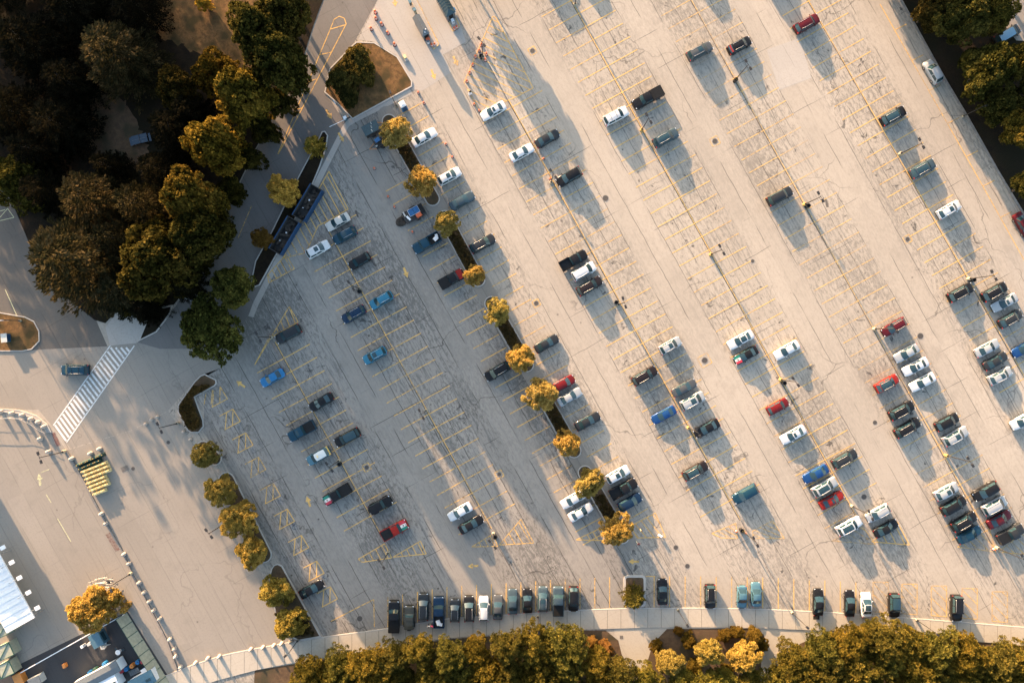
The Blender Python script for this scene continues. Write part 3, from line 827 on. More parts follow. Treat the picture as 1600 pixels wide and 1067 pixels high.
def car_proto(kind):
    if kind in PROTO: return PROTO[kind]
    s = SPECS[kind]; L = s.L; hw = s.Wd / 2
    X = lambda f: L / 2 - f * L
    zb = .22
    def half(f):
        d = f * L; e = (1 - f) * L
        a = table([(0, s.nose), (.07, s.nose + .10), (.22, .92), (.55, .98), (1.0, 1.0), (99, 1)], d)
        b = table([(0, s.tail), (.07, min(.98, s.tail + .10)), (.25, .95), (.6, .99), (1.0, 1.0), (99, 1)], e)
        return hw * min(a, b)
    end = 1.0 if not s.bed else s.bed[0]
    fs = sorted({0, .012, .03, .06, .10, .15, .2, s.xw0 - .01, s.xw0 + .04, .42, .5, .55, end} | ({.65, .72, .78, .84, .90, .94, .97, .988, 1.0} if not s.bed else {.6}))
    fs = [f for f in fs if f <= end + 1e-6]
    body = MB(); rings = []
    for f in fs:
        w = half(f) if not s.bed or f < .5 else hw; zt = table(s.top, f); x = X(f)
        arch = 0.0
        lowz = zb + .10 * max(0, 1 - f * L / .5) + .08 * max(0, 1 - (1 - f) * L / .5)
        prof = [(0, lowz), (.80 * w, lowz), (.97 * w, lowz + .10), (w, lerp(lowz, zt, .5)), (.985 * w, zt - .13), (.93 * w, zt - .035), (.80 * w, zt), (.45 * w, zt + .02), (0, zt + .025)]
        rings.append([(x, y, z) for y, z in prof] + [(x, -y, z) for y, z in reversed(prof[1:-1])])
    n = len(rings[0]); o = 0
    body.v = [p for r in rings for p in r]
    for k in range(len(rings) - 1):
        for i in range(n):
            j = (i + 1) % n
            body.f.append((k * n + i, k * n + j, (k + 1) * n + j, (k + 1) * n + i)); body.m.append(0)
    body.f.append(tuple(range(n - 1, -1, -1))); body.m.append(0)
    body.f.append(tuple((len(rings) - 1) * n + i for i in range(n))); body.m.append(0)
    # greenhouse
    zt = s.H; z0 = s.belt - .03
    wb, wt = hw * .91, hw * (.72 if kind not in ('boxy', 'jeep', 'pickup') else .80)
    bl = .16 if kind not in ('jeep',) else .04
    def front(u, v): return (X(lerp(s.xw0, s.xw1, v)) + bl * (1 - u * u) * (1 - .4 * v), u * lerp(wb, wt, v), lerp(z0, zt - .04 * u * u, v))
    def rear(u, v): return (X(lerp(s.xr0, s.xr1, v)) - bl * .6 * (1 - u * u) * (1 - .4 * v), u * lerp(wb, wt, v), lerp(z0, zt - .04 * u * u - .02, v))
    def side(sg, q, v):
        a = front(sg, v); b = rear(sg, v)
        return (lerp(a[0], b[0], q), sg * (lerp(wb, wt, v) + .03 * math.sin(math.pi * q)), lerp(a[2], b[2], q))
    def roof(q, u):
        a = front(u, 1); b = rear(u, 1)
        return (lerp(a[0], b[0], q), lerp(a[1], b[1], q) + (.03 * math.sin(math.pi * q) * u), lerp(a[2], b[2], q) + .055 * (1 - u * u) * (1 - (2 * q - 1) ** 4))
    def grid(mb, fn, u0, u1, v0, v1, nu, nv, flip=False, off=0.0):
        pts = [[Vector(fn(lerp(u0, u1, i / nu), lerp(v0, v1, j / nv))) for i in range(nu + 1)] for j in range(nv + 1)]
        if off:
            c = Vector((X(lerp(s.xw1, s.xr1, .5)), 0, z0))
            q = []
            for j in range(nv + 1):
                row = []
                for i in range(nu + 1):
                    du = pts[j][min(i + 1, nu)] - pts[j][max(i - 1, 0)]; dv = pts[min(j + 1, nv)][i] - pts[max(j - 1, 0)][i]
                    nn = du.cross(dv).normalized()
                    if nn.dot(pts[j][i] - c) < 0: nn = -nn
                    row.append(pts[j][i] + nn * off)
                q.append(row)
            pts = q
        vv = [tuple(p) for r in pts for p in r]
        ff = [(j * (nu + 1) + i, j * (nu + 1) + i + 1, (j + 1) * (nu + 1) + i + 1, (j + 1) * (nu + 1) + i) for j in range(nv) for i in range(nu)]
        mb.add(vv, [f[::-1] for f in ff] if flip else ff)
    grid(body, front, -1, 1, 0, 1, 8, 3, flip=True)
    grid(body, rear, -1, 1, 0, 1, 8, 3)
    grid(body, lambda q, v: side(1, q, v), 0, 1, 0, 1, 6, 3)
    grid(body, lambda q, v: side(-1, q, v), 0, 1, 0, 1, 6, 3, flip=True)
    parts = []
    P = lambda name, mb, mat, **k: parts.append(dict(name=name, mesh=mb.mesh(name, mat, k.pop('smooth', True)), **k))
    P('body', body, M['paint'], paint=True)
    mb = MB(); grid(mb, roof, 0, 1, -1, 1, 8, 8, flip=True, off=.004); P('roof', mb, M['paint'], paint='roof')
    mb = MB(); grid(mb, front, -.94, .94, .03, .98, 8, 3, off=.012); P('windshield', mb, M['glass'])
    hi = .94 if kind not in ('wagon', 'boxy', 'minivan', 'crossover', 'hatch') else .88
    mb = MB(); grid(mb, rear, -.88, .88, .06, hi, 8, 3, off=.012); P('rear_window', mb, M['glass'])
    for sg in (1, -1):
        for a, b in ((.07, .46), (.51, .93)):
            mb = MB(); grid(mb, lambda q, v: side(sg, q, v), a, b, .10, .92, 4, 2, off=.012); P('side_window', mb, M['glass'])
    # wheels
    wm = MB(); r = s.wr
    for k in range(16):
        pass
    prof = [(r * .60, -.11), (r * .95, -.11), (r, -.08), (r, .08), (r * .95, .11), (r * .60, .11)]
    nn = 14; o = 0
    for rr, yy in prof:
        for i in range(nn):
            a = 2 * math.pi * i / nn; wm.v.append((rr * math.cos(a), yy, rr * math.sin(a)))
    for k in range(len(prof) - 1):
        for i in range(nn):
            j = (i + 1) % nn; wm.f.append((k * nn + i, k * nn + j, (k + 1) * nn + j, (k + 1) * nn + i)); wm.m.append(0)
    for yy in (-.085, .085):
        o = len(wm.v)
        for i in range(nn):
            a = 2 * math.pi * i / nn; wm.v.append((r * .62 * math.cos(a), yy, r * .62 * math.sin(a)))
        wm.f.append(tuple(o + i for i in range(nn))); wm.m.append(1)
    wmesh = wm.mesh('wheel', [M['tyre'], M['rim']], False)
    for f in s.wheel:
        for sg in (1, -1):
            parts.append(dict(name='wheel', mesh=wmesh, loc=(X(f), sg * (hw - .10), r)))
    # lights
    zl = table(s.top, .03)
    for sg in (1, -1):
        yo = half(.02) * .80
        P('headlight', MB().box((X(.035), sg * yo, zl - .06), (.26, .24, .10), -sg * .35), M['lamp_white'], smooth=False)
        if s.bed:
            P('taillight', MB().box((X(.992), sg * (hw * .93), .95), (.10, .10, .34)), M['lamp_red'], smooth=False)
        else:
            tz = table(s.top, .985) - .06
            P('taillight', MB().box((X(.985), sg * half(.985) * .80, tz), (.10, .28, .13), sg * .3), M['lamp_red'], smooth=False)
        fx = lerp(s.xw0, s.xw1, .35)
        P('mirror', MB().box((X(fx) + .02, sg * (hw + .08), s.belt + .04), (.13, .20, .14), sg * .2), M['paint'], smooth=False, paint=True)
        if s.rails:
            pts = [roof(q, sg * .86) for q in (.06, .2, .5, .8, .94)]
            P('roof_rail', MB().tube([(p[0], p[1], p[2] + (.05 if 0 < i < 4 else .015)) for i, p in enumerate(pts)], .022, 5), M['rail'], opt='rails')
    P('bumper', MB().box((X(.008), 0, .42), (.10, half(.01) * 1.85, .22)), M['trim'], smooth=False)
    P('bumper', MB().box((X(.992), 0, .45), (.10, (hw if s.bed else half(.99)) * 1.8, .22)), M['trim'], smooth=False)
    mb = MB(); grid(mb, roof, .10, .46, -.62, .62, 4, 6, off=.014); P('sunroof', mb, M['glass'], opt='sunroof')
    mb = MB(); grid(mb, roof, .08, .90, -.72, .72, 6, 6, off=.014); P('glass_roof', mb, M['glass'], opt='pano')
    mb = MB(); grid(mb, roof, .02, .98, -.96, .96, 6, 6, off=.012); P('roof_wrap', mb, M['glass'], opt='blackroof')
    if kind not in ('pickup',):
        mb = MB()
        for q in (.25, .70):
            mb.tube([roof(q, -.85), (roof(q, -.8)[0], roof(q, -.8)[1], zt + .12), (roof(q, .8)[0], roof(q, .8)[1], zt + .12), roof(q, .85)], .025, 5)
        P('roof_rack', mb, M['trim'], opt='rack')
    # three-coloured hood
    def hood(q, u):
        f = lerp(.035, s.xw0 - .02, q); w = half(f) * .80
        return (X(f), u * w, table(s.top, f) + .028 - .02 * abs(u) * .5)
    for k, cname in enumerate(('flag_green', 'flag_white', 'flag_red')):
        if cname not in M:
            M[cname] = simple(cname, ((0.01, .17, .12), (.62, .60, .56), (.42, .03, .05))[k], .45, 0, .1)
        mb = MB(); grid(mb, hood, 0, 1, -1 + 2 * k / 3, -1 + 2 * (k + 1) / 3, 5, 2, flip=True, off=.012); P('hood_stripe', mb, M[cname], opt='flag')
    mb = MB(); grid(mb, hood, 0, 1, -1.12, 1.12, 5, 6, flip=True, off=.012); P('hood_panel', mb, M['paint'], opt='hoodpanel', paint='hood')
    mb = MB(); h0 = hood(.5, 0); mb.lathe((h0[0], 0, h0[2] + .02), [(.15, 0), (.15, .008), (.08, .012)], 10)
    if 'emblem' not in M: M['emblem'] = simple('emblem_brown', (.12, .09, .05), .6)
    P('hood_emblem', mb, M['emblem'], opt='flag', smooth=False)
    if kind == 'jeep':
        P('spare_wheel', MB().box((X(1.03), 0, .95), (.20, .70, .70), 0, 0, .9), M['tyre'], smooth=False)
        P('hood_latch', MB().box((X(.12), hw * .66, 1.16), (.25, .06, .05)), M['trim'], smooth=False)
        for sg in (1, -1):
            P('fender', MB().box((X(.19), sg * (hw - .02), .90), (1.0, .34, .06)), M['trim'], smooth=False)
            P('fender', MB().box((X(.80), sg * (hw - .02), .90), (1.0, .34, .06)), M['trim'], smooth=False)
    if s.bed:
        xb0, xb1 = X(s.bed[0]), X(s.bed[1]); ln = xb0 - xb1
        P('cargo_floor', MB().box(((xb0 + xb1) / 2, 0, .70), (ln, hw * 1.8, .08)), M['cargo'], smooth=False)
        mb = MB()
        for sg in (1, -1):
            mb.box(((xb0 + xb1) / 2 - .01, sg * (hw - .075), .80), (ln + .02, .15, .84))
        P('bed_side', mb, M['paint'], paint=True, smooth=False)
        P('tailgate', MB().box((xb1 - .05, 0, .82), (.09, hw * 1.92, .76)), M['paint'], paint=True, smooth=False)
        P('bed_cover', MB().box(((xb0 + xb1) / 2, 0, 1.20), (ln - .05, hw * 1.78, .05)), M['trim'], smooth=False, opt='cover')
        P('bed_load', MB().box(((xb0 + xb1) / 2 - .2, .1, .92), (.9, .7, .35), .3).box((xb1 + .5, -.3, .88), (.5, .6, .25), -.2), M['white_metal'], smooth=False, opt='load')
    PROTO[kind] = parts
    return parts

def vehicle(px, py, kind, color, heading, label, opts=(), ln=1.0, jit=None, roofc=None):
    c = W(px, py, 0.6)
    rj = random.Random(int(px * 7 + py * 13))
    a = {'R': 29.0, 'L': 209.0, 'U': 90.0, 'D': 270.0}.get(heading, heading)
    a = math.radians(a + rj.uniform(-1.2, 1.2))
    nm = {'pickup': 'pickup_truck', 'minivan': 'minivan', 'jeep': 'off_road_car'}.get(kind, 'parked_car')
    cat = {'pickup': 'pickup truck', 'minivan': 'van'}.get(kind, 'car')
    t = thing(nm, (c[0], c[1], 0.012), label, cat, 'vehicles in the parking lot', a, (ln, 1.0, 1.0))
    opts = set(opts)
    if kind in ('crossover', 'wagon', 'boxy', 'minivan') and 'norails' not in opts and rj.random() < .75:
        opts.add('rails')
    for p in car_proto(kind):
        if p.get('opt') and p['opt'] not in opts:
            continue
        if p['name'] == 'roof' and 'blackroof' in opts:
            continue
        o = put(p['name'], p['mesh'], t, p.get('loc', (0, 0, 0)))
        if p.get('paint'):
            o.color = (*(roofc if p['paint'] == 'roof' and roofc else C['bred'] if p['paint'] == 'hood' else color), 1)
    return t

C = dict(white=(.56, .57, .57), silver=(.33, .35, .36), cream=(.50, .48, .43), grey=(.072, .078, .082), dgrey=(.026, .029, .032), black=(.012, .012, .013), brown=(.020, .015, .015),
         red=(.135, .011, .012), maroon=(.085, .010, .014), blue=(.012, .055, .17), navy=(.010, .028, .060), teal=(.035, .155, .235), lblue=(.070, .155, .20), steel=(.048, .074, .090),
         bred=(.26, .017, .011), dteal=(.012, .046, .074), yellow=(.62, .42, .10), olive=(.055, .055, .045), mblue=(.028, .155, .32))

CARS = [
 (771, 174, 'long_sedan', 'white', 'L', 'white sedan with dark sunroof just below the striped triangle by the booths', ('sunroof',)),
 (663, 215, 'long_sedan', 'white', 'R', 'white sedan beside the first golden median tree near the portable toilet'),
 (1093, 81, 'wagon', 'grey', 'R', 'grey crossover with sunroof beside the black car with a red tail panel', ('sunroof',)),
 (1155, 72, 'crossover', 'black', 'R', 'black car with a bright red tail panel near the twin lamp', ('redtail',)),
 (962, 182, 'wagon', 'white', 'R', 'white wagon with roof bars nose to nose with a long black pickup', ('rack', 'rails')),
 (1012, 154, 'pickup', 'black', 'L', 'long black pickup with covered bed facing the white wagon', ('cover',), 1.03),
 (1040, 216, 'wagon', 'steel', 'R', 'steel grey wagon with dark glass roof below the long black pickup', ('pano',)),
 (855, 217, 'sedan', 'dgrey', 'R', 'dark grey sedan parked up and right of a white sedan'),
 (815, 239, 'sedan', 'white', 'R', 'white sedan down and left of the dark grey sedan'),
 (1260, 38, 'wagon', 'maroon', 'R', 'maroon wagon with silver roof rails alone near the top edge', ('rails',)),
 (1457, 113, 'crossover', 'silver', 120.5, 'silver crossover parked alongside the wooded kerb on the right', ('norails',)),
 (1395, 182, 'wagon', 'black', 'R', 'black wagon standing alone above a twin lamp in the upper right', ('blackroof', 'rails')),
 (1441, 264, 'wagon', 'steel', 'R', 'steel grey wagon with dark roof below a twin lamp on the right', ('pano',)),
 (528, 347, 'sedan', 'cream', 'L', 'cream sedan beside the blue containers, topmost in its row'),
 (539, 368, 'crossover', 'dteal', 'L', 'dark teal crossover with sunroof right below the cream sedan', ('sunroof',)),
 (497, 390, 'crossover', 'white', 'R', 'white crossover with dark sunroof nearest the blue containers', ('sunroof', 'norails')),
 (562, 408, 'hatch', 'black', 'L', 'black hatchback between the dark teal crossover and a twin lamp'),
 (451, 522, 'wagon', 'dgrey', 'L', 'dark wagon beside the small yellow hatched triangle at the left'),
 (553, 491, 'crossover', 'navy', 'L', 'navy crossover down and left of the light teal crossover'),
 (596, 469, 'crossover', 'teal', 'L', 'light teal crossover with bright roof rails up and right of the navy one', ('rails',)),
 (667, 380, 'pickup', 'dteal', 'L', 'dark teal pickup with tools in its bed under a median tree', ('load',), .95),
 (706, 436, 'pickup', 'black', 'R', 'black pickup with red hood tucked under a median tree', ('cover', 'hoodpanel'), .86),
 (754, 381, 'wagon', 'dgrey', 'R', 'dark wagon on the right side of the median beside the hedge', ()),
 (722, 314, 'long_sedan', 'steel', 'R', 'steel blue sedan on the right side of the median below white crossover'),
 (702, 276, 'crossover', 'white', 'R', 'white crossover with sunroof right of the second median tree', ('sunroof', 'norails')),
 (889, 277, 'wagon', 'black', 'L', 'black wagon beside a twin lamp with long shadow toward a manhole', ('norails',)),
 (896, 407, 'pickup', 'black', 'R', 'black pickup with open bed, topmost of the cluster of three', (), .93),
 (912, 424, 'minivan', 'white', 'R', 'white minivan between the black pickup and a brown wagon', ('rails',), .92),
 (921, 447, 'wagon', 'brown', 'R', 'dark brown wagon with bright rails below the white minivan', ('rails',)),
 (854, 537, 'sedan', 'dgrey', 'R', 'dark sedan right of the median, alone beside the fourth bed'),
 (1047, 540, 'crossover', 'silver', 'R', 'silver crossover with dark sunroof, alone above two grey cars', ('sunroof',), .93),
 (1157, 531, 'long_sedan', 'white', 'L', 'white car with dark panoramic roof above the flag-hood car', ('pano',), 1.02),
 (1218, 307, 'wagon', 'dgrey', 'R', 'dark grey wagon alone beside a twin lamp in the empty middle', ('norails',)),
 (1482, 328, 'crossover', 'white', 'R', 'white crossover with dark roof windows near the right wooded kerb', ('sunroof', 'rails')),
 (1500, 457, 'wagon', 'black', 'R', 'black wagon with bright rails below the right-hand twin lamp', ('rails',)),
 (1553, 456, 'wagon', 'black', 'R', 'black wagon with red tail lamps, topmost of the far right cluster', ('rails',)),
 (1569, 473, 'long_sedan', 'silver', 'L', 'pale blue-white sedan with sunroof between two dark wagons on the right', ('sunroof',)),
 (1578, 498, 'crossover', 'dgrey', 'R', 'dark grey crossover below the pale sedan at the right', ('rails',)),
 (1396, 511, 'crossover', 'maroon', 'L', 'maroon crossover with open roof rails under a leaning lamp arm', ('rails',), 1.02),
 (1598, 352, 'long_sedan', 'maroon', 300, 'dark red sedan cut by the right edge along the wooded kerb'),
 (118, 578, 'minivan', 'dteal', 180, 'dark teal van with striped roof driving just left of the crosswalk', ('rack', 'rails')),
 (426, 590, 'sedan', 'mblue', 'L', 'bright blue sedan with pale trunk edge at the left of the lot'),
 (502, 628, 'sedan', 'black', 'L', 'black sedan up and right of the teal pickup in the left row'),
 (472, 673, 'pickup', 'dteal', 'L', 'dark teal pickup with black bed and sunroof in the left row', ('cover', 'sunroof'), .93),
 (543, 683, 'wagon', 'black', 'L', 'black wagon with dark roof up and right of the taxi', ('blackroof', 'norails')),
 (498, 712, 'crossover', 'lblue', 'L', 'light blue taxi with yellow rear and white roof beside a lamp', ('taxi', 'norails')),
 (527, 772, 'pickup', 'black', 'L', 'black pickup with green, white and red striped hood', ('cover', 'flag'), .95),
 (586, 555, 'crossover', 'teal', 'L', 'light teal crossover with black sunroof in the shaded left part', ('sunroof',)),
 (595, 788, 'jeep', 'black', 'R', 'black off-road car with boxy fenders above the red flag pickup', ()),
 (777, 580, 'wagon', 'black', 'L', 'black wagon left of the median under the third bed tree', ('rails',)),
 (881, 599, 'hatch', 'red', 'R', 'bright red hatchback peeking from under a median tree'),
 (890, 620, 'sedan', 'silver', 'R', 'silver sedan between the red hatchback and a dark sedan at median'),
 (918, 658, 'long_sedan', 'dgrey', 'R', 'dark blue-grey sedan with reddish side right of median hedge'),
 (1007, 587, 'wagon', 'brown', 'R', 'brown wagon alone in the stalls left of two grey cars', ('rails',)),
 (1069, 606, 'sedan', 'grey', 'R', 'grey sedan directly above the silver wagon in the middle'),
 (1082, 626, 'minivan', 'silver', 'R', 'silver wagon with two dark roof windows below the grey sedan', ('sunroof',), .92),
 (1037, 648, 'sedan', 'blue', 'L', 'deep blue sedan in the middle left of a lamp base'),
 (1104, 669, 'long_sedan', 'black', 'L', 'black sedan nosed against a lamp base in the middle'),
 (1086, 735, 'wagon', 'brown', 'R', 'brown wagon with paned roof left of the centre line, lower middle', ('pano', 'rails')),
 (1164, 771, 'wagon', 'dteal', 'L', 'dark teal wagon with pale windscreen above the lower hatched triangle', ('norails',)),
 (965, 741, 'crossover', 'white', 'R', 'white crossover with dark sunroof beside the lowest median trees', ('sunroof', 'norails')),
 (974, 763, 'pickup', 'black', 'R', 'black pickup with long bed under the lowest median trees', (), .93),
 (984, 784, 'crossover', 'navy', 'R', 'navy car with bright side lowest of three right of median', ('norails',)),
 (895, 780, 'sedan', 'white', 'L', 'white sedan left of the lower median, upper of two'),
 (907, 800, 'sedan', 'white', 'R', 'white sedan left of the lower median, lower of two'),
 (1165, 555, 'sedan', 'black', 'L', 'black sedan with green, white and red striped hood', ('flag',)),
 (1229, 547, 'long_sedan', 'white', 'L', 'white sedan just above the lamp in the right middle, facing down left'),
 (1215, 635, 'hatch', 'red', 'R', 'red hatchback alone below the right middle lamp'),
 (1239, 679, 'long_sedan', 'white', 'L', 'white sedan with sunroof below the red hatchback', ('sunroof',)),
 (1274, 740, 'long_sedan', 'blue', 'L', 'deep blue sedan on top of the three-car cluster with a red car'),
 (1288, 760, 'wagon', 'silver', 'R', 'silver wagon with panelled roof between a blue and a red car', ('pano', 'rails')),
 (1299, 781, 'sedan', 'bred', 'R', 'bright red sedan with dark sunroof lowest of three', ('sunroof',)),
 (1319, 716, 'wagon', 'dgrey', 'R', 'dark wagon with tan rail alone up right of the blue sedan', ('rails',)),
 (1416, 552, 'sedan', 'silver', 'L', 'silver sedan, topmost of three pale sedans in the right cluster'),
 (1430, 573, 'long_sedan', 'white', 'L', 'white sedan with small sunroof, middle of three pale sedans', ('sunroof',)),
 (1441, 597, 'long_sedan', 'white', 'L', 'plain white sedan, lowest of three pale sedans in right cluster'),
 (1385, 599, 'crossover', 'bred', 'R', 'red crossover with black roof facing three pale sedans', ('blackroof', 'rails')),
 (1408, 641, 'wagon', 'black', 'R', 'black wagon below the red and black crossover', ('rails',)),
 (1417, 668, 'wagon', 'black', 'R', 'black wagon with long bright rails, lower of two below red crossover', ('rails',), 1.03),
 (1479, 659, 'crossover', 'black', 'R', 'black crossover above a silver wagon right of the centre line', ('norails',)),
 (1492, 681, 'wagon', 'silver', 'R', 'silver wagon with sunroof just above a lamp at right', ('sunroof',)),
 (1542, 544, 'sedan', 'silver', 'R', 'silver sedan on top of three near the right edge'),
 (1555, 564, 'sedan', 'dgrey', 'R', 'dark green-grey sedan between two silver cars near right edge'),
 (1562, 587, 'crossover', 'silver', 'R', 'silver crossover with dark sunroof lowest of three near right edge', ('sunroof', 'rails')),
 (1600, 544, 'sedan', 'blue', 'L', 'blue car cut off by the right edge, upper'),
 (1597, 657, 'crossover', 'white', 'L', 'white car cut off by the right edge, lower'),
 (1478, 767, 'crossover', 'silver', 'R', 'silver crossover with sunroof on top of the lower right stack of cars', ('sunroof', 'norails')),
 (1489, 789, 'wagon', 'black', 'R', 'black wagon directly below the silver crossover in lower right stack', ('norails',)),
 (1539, 767, 'wagon', 'black', 'L', 'black wagon with pale windscreen topmost right of the lamp line, lower right', ('norails',)),
 (1553, 789, 'minivan', 'silver', 'R', 'silver van below a black wagon in the lower right stack', ('rails',), .94),
 (1505, 814, 'wagon', 'black', 'R', 'black wagon with bright side above the dark teal sedan, lower right', ('rails',)),
 (1514, 835, 'sedan', 'dteal', 'R', 'dark teal sedan at the lowest end of the lower right stack'),
 (1561, 811, 'sedan', 'maroon', 'R', 'maroon sedan between the silver van and a grey pickup'),
 (1578, 833, 'pickup', 'dgrey', 'R', 'grey pickup beside the last lamp at the lower right', ('cover',), .88),
 (1326, 821, 'wagon', 'white', 'R', 'white wagon with three-pane roof on the hatched triangle', ('pano', 'rails')),
 (1371, 801, 'crossover', 'silver', 'L', 'silver crossover above a black sedan on the hatched triangle', ('rails',)),
 (1384, 825, 'sedan', 'black', 'R', 'black sedan on the hatched triangle facing up right'),
 (617, 827, 'pickup', 'bred', 'R', 'red pickup with black bed and green, white and red hood', ('cover', 'flag'), .90),
 (736, 819, 'sedan', 'black', 'R', 'black sedan just below the white car by the lower hatched triangle'),
 (719, 799, 'sedan', 'white', 'L', 'white sedan just above the black one by the lower hatched triangle'),
 (487, 920, 'sedan', 'black', 'R', 'black sedan in a handicap stall by the wedge-shaped bed'),
 (616, 962, 'pickup', 'black', 'U', 'black pickup at the left end of the bottom row', ('cover',), 1.0),
 (640, 963, 'jeep', 'olive', 'U', 'olive off-road car second from the left in the bottom row', ('rack',), .95),
 (662, 947, 'wagon', 'dgrey', 'U', 'dark wagon with bright rails third from left in the bottom row', ('rails',)),
 (686, 955, 'pickup', 'navy', 'U', 'navy pickup with tools in its bed in the bottom row', ('load',), .98),
 (711, 953, 'crossover', 'dgrey', 'U', 'small grey crossover between the navy pickup and a dark wagon, bottom row', ('rails',), .90),
 (733, 950, 'wagon', 'black', 'U', 'dark wagon left of the only white car in the left bottom row', ('rails',), .96),
 (756, 950, 'crossover', 'white', 'U', 'white crossover in the long left run of the bottom row', ('rails',)),
 (778, 948, 'sedan', 'grey', 'U', 'grey sedan right of the white crossover in the bottom row', (), .94),
 (801, 939, 'sedan', 'steel', 'U', 'steel sedan with pale windscreen, second right of the white crossover', (), .96),
 (824, 938, 'sedan', 'black', 'U', 'black sedan between two steel grey cars in the bottom row', (), .92),
 (848, 935, 'crossover', 'steel', 'U', 'steel crossover with black sunroof in the bottom row', ('sunroof', 'rails'), 1.0),
 (872, 938, 'pickup', 'steel', 'U', 'steel pickup with black bed cover in the bottom row', ('cover',), .93),
 (896, 935, 'crossover', 'black', 'D', 'black crossover with red lamps up, right end of the left bottom run', ('norails',)),
 (1035, 924, 'long_sedan', 'black', 'U', 'black sedan just right of the square-ended island, bottom row', (), .95),
 (1109, 931, 'wagon', 'black', 'D', 'black wagon with bright rails, second right of the square-ended island', ('rails',), .90),
 (1159, 932, 'sedan', 'lblue', 'D', 'light blue sedan, left of the light blue pair in the bottom row', (), .88),
 (1181, 928, 'sedan', 'lblue', 'U', 'light blue sedan, right of the light blue pair in the bottom row', (), .93),
 (1278, 940, 'long_sedan', 'black', 'U', 'black sedan with cargo rack behind, left of the black and white pair', ('hitch',), .98),
 (1327, 942, 'sedan', 'black', 'U', 'black sedan next to the white car in the bottom row', ()),
 (1353, 944, 'long_sedan', 'white', 'U', 'white sedan with black glass roof in the right bottom row', ('pano',), .93),
 (1396, 945, 'wagon', 'black', 'D', 'black wagon right of the white car, on hatched bays', ('blackroof', 'norails'), .90),
 (1493, 949, 'boxy', 'black', 'D', 'black boxy wagon at the right end of the bottom row', ('rails',), .96),
 # beyond the top edge; only their shadows reach into the picture
 (1212, -36, 'wagon', 'grey', 'R', 'grey wagon whose shadow falls in from above the top edge, right'),
 (1098, -52, 'wagon', 'black', 'R', 'black wagon whose shadow falls in from above the top edge, middle'),
 (862, -38, 'boxy', 'black', 'R', 'black wagon whose shadow falls in beside the top lamp, left'),
 (910, -60, 'wagon', 'grey', 'R', 'grey wagon whose shadow falls in beside the top lamp, right'),
]
for row in CARS:
    px, py, kind, col, hd, lab = row[:6]
    opts = row[6] if len(row) > 6 else (); ln = row[7] if len(row) > 7 else 1.0
    rc = None
    if 'taxi' in opts: rc = (.66, .66, .62)
    t = vehicle(px, py, kind, C[col], hd, lab, opts, ln, roofc=rc)
    s = SPECS[kind]
    if 'taxi' in opts:
        t.name = 'taxi'
        mb = MB().box((-s.L * .435, 0, .93), (s.L * .11, s.Wd * .93, .40)); mb.build('rear_panel', simple('taxi_yellow', C['yellow'], .4), t)
        MB().box((-.1, 0, s.H + .08), (.22, .5, .14)).build('roof_sign', M['yellow_plastic'], t)
    if 'redtail' in opts:
        MB().box((-s.L * .40, 0, s.H - .22), (.42, 1.35, .06)).build('tail_panel', simple('red_panel', C['bred'], .4), t)
    if 'hitch' in opts:
        MB().box((-s.L / 2 - .45, .2, .55), (.7, 1.1, .10)).box((-s.L / 2 - .35, .35, .75), (.45, .5, .35)).build('cargo_rack', M['trim'], t)
# van on the far side of the wood, upper right
vn = vehicle(1573, 55, 'minivan', C['dgrey'], 30, 'dark van with pale blue roof in the far lot at top right', ('norails',), 1.0, roofc=(.20, .33, .42))

# ---------------------------------------------------------------- trees and shrubs
def quads_mesh(name, Q, mat):
    """Q: n x 4 x 3 array of leaf quads."""
    n = len(Q)
    me = bpy.data.meshes.new(name)
    me.vertices.add(n * 4); me.loops.add(n * 4); me.polygons.add(n)
    me.vertices.foreach_set('co', Q.reshape(-1).astype(np.float32))
    me.loops.foreach_set('vertex_index', np.arange(n * 4, dtype=np.int32))
    me.polygons.foreach_set('loop_start', np.arange(0, n * 4, 4, dtype=np.int32))
    me.polygons.foreach_set('loop_total', np.full(n, 4, dtype=np.int32))
    me.update(calc_edges=True)
    me.materials.append(mat)
    return me

def unit(a):
    return a / np.maximum(1e-6, np.linalg.norm(a, axis=-1, keepdims=True))

def leaves_at(rng, pos, nrm, size, long=1.0, spread=0.8):
    """Leaf quads at pos facing roughly nrm; long > 1 stretches them along a random tangent."""
    n = len(pos)
    nn = unit(nrm + rng.normal(0, spread, (n, 3)))
    t = unit(np.cross(nn, rng.normal(0, 1, (n, 3)))); b = np.cross(nn, t)
    s = size * rng.uniform(.65, 1.35, (n, 1))
    t = t * s * long * .5; b = b * s * .5
    return np.stack([pos - t - b * .6, pos + t * .2 - b, pos + t, pos + t * .1 + b], axis=1)

def clump_foliage(rng, centers, normals, radii, per, size, spread=.8, shell=.5):
    P = np.repeat(centers, per, 0); N = np.repeat(normals, per, 0); R = np.repeat(radii, per)[:, None]
    d = unit(rng.normal(0, 1, P.shape))
    d = unit(d + N * .55)
    rad = R * rng.uniform(shell, 1.0, (len(P), 1))
    return leaves_at(rng, P + d * rad, d, size, 1.0, spread)

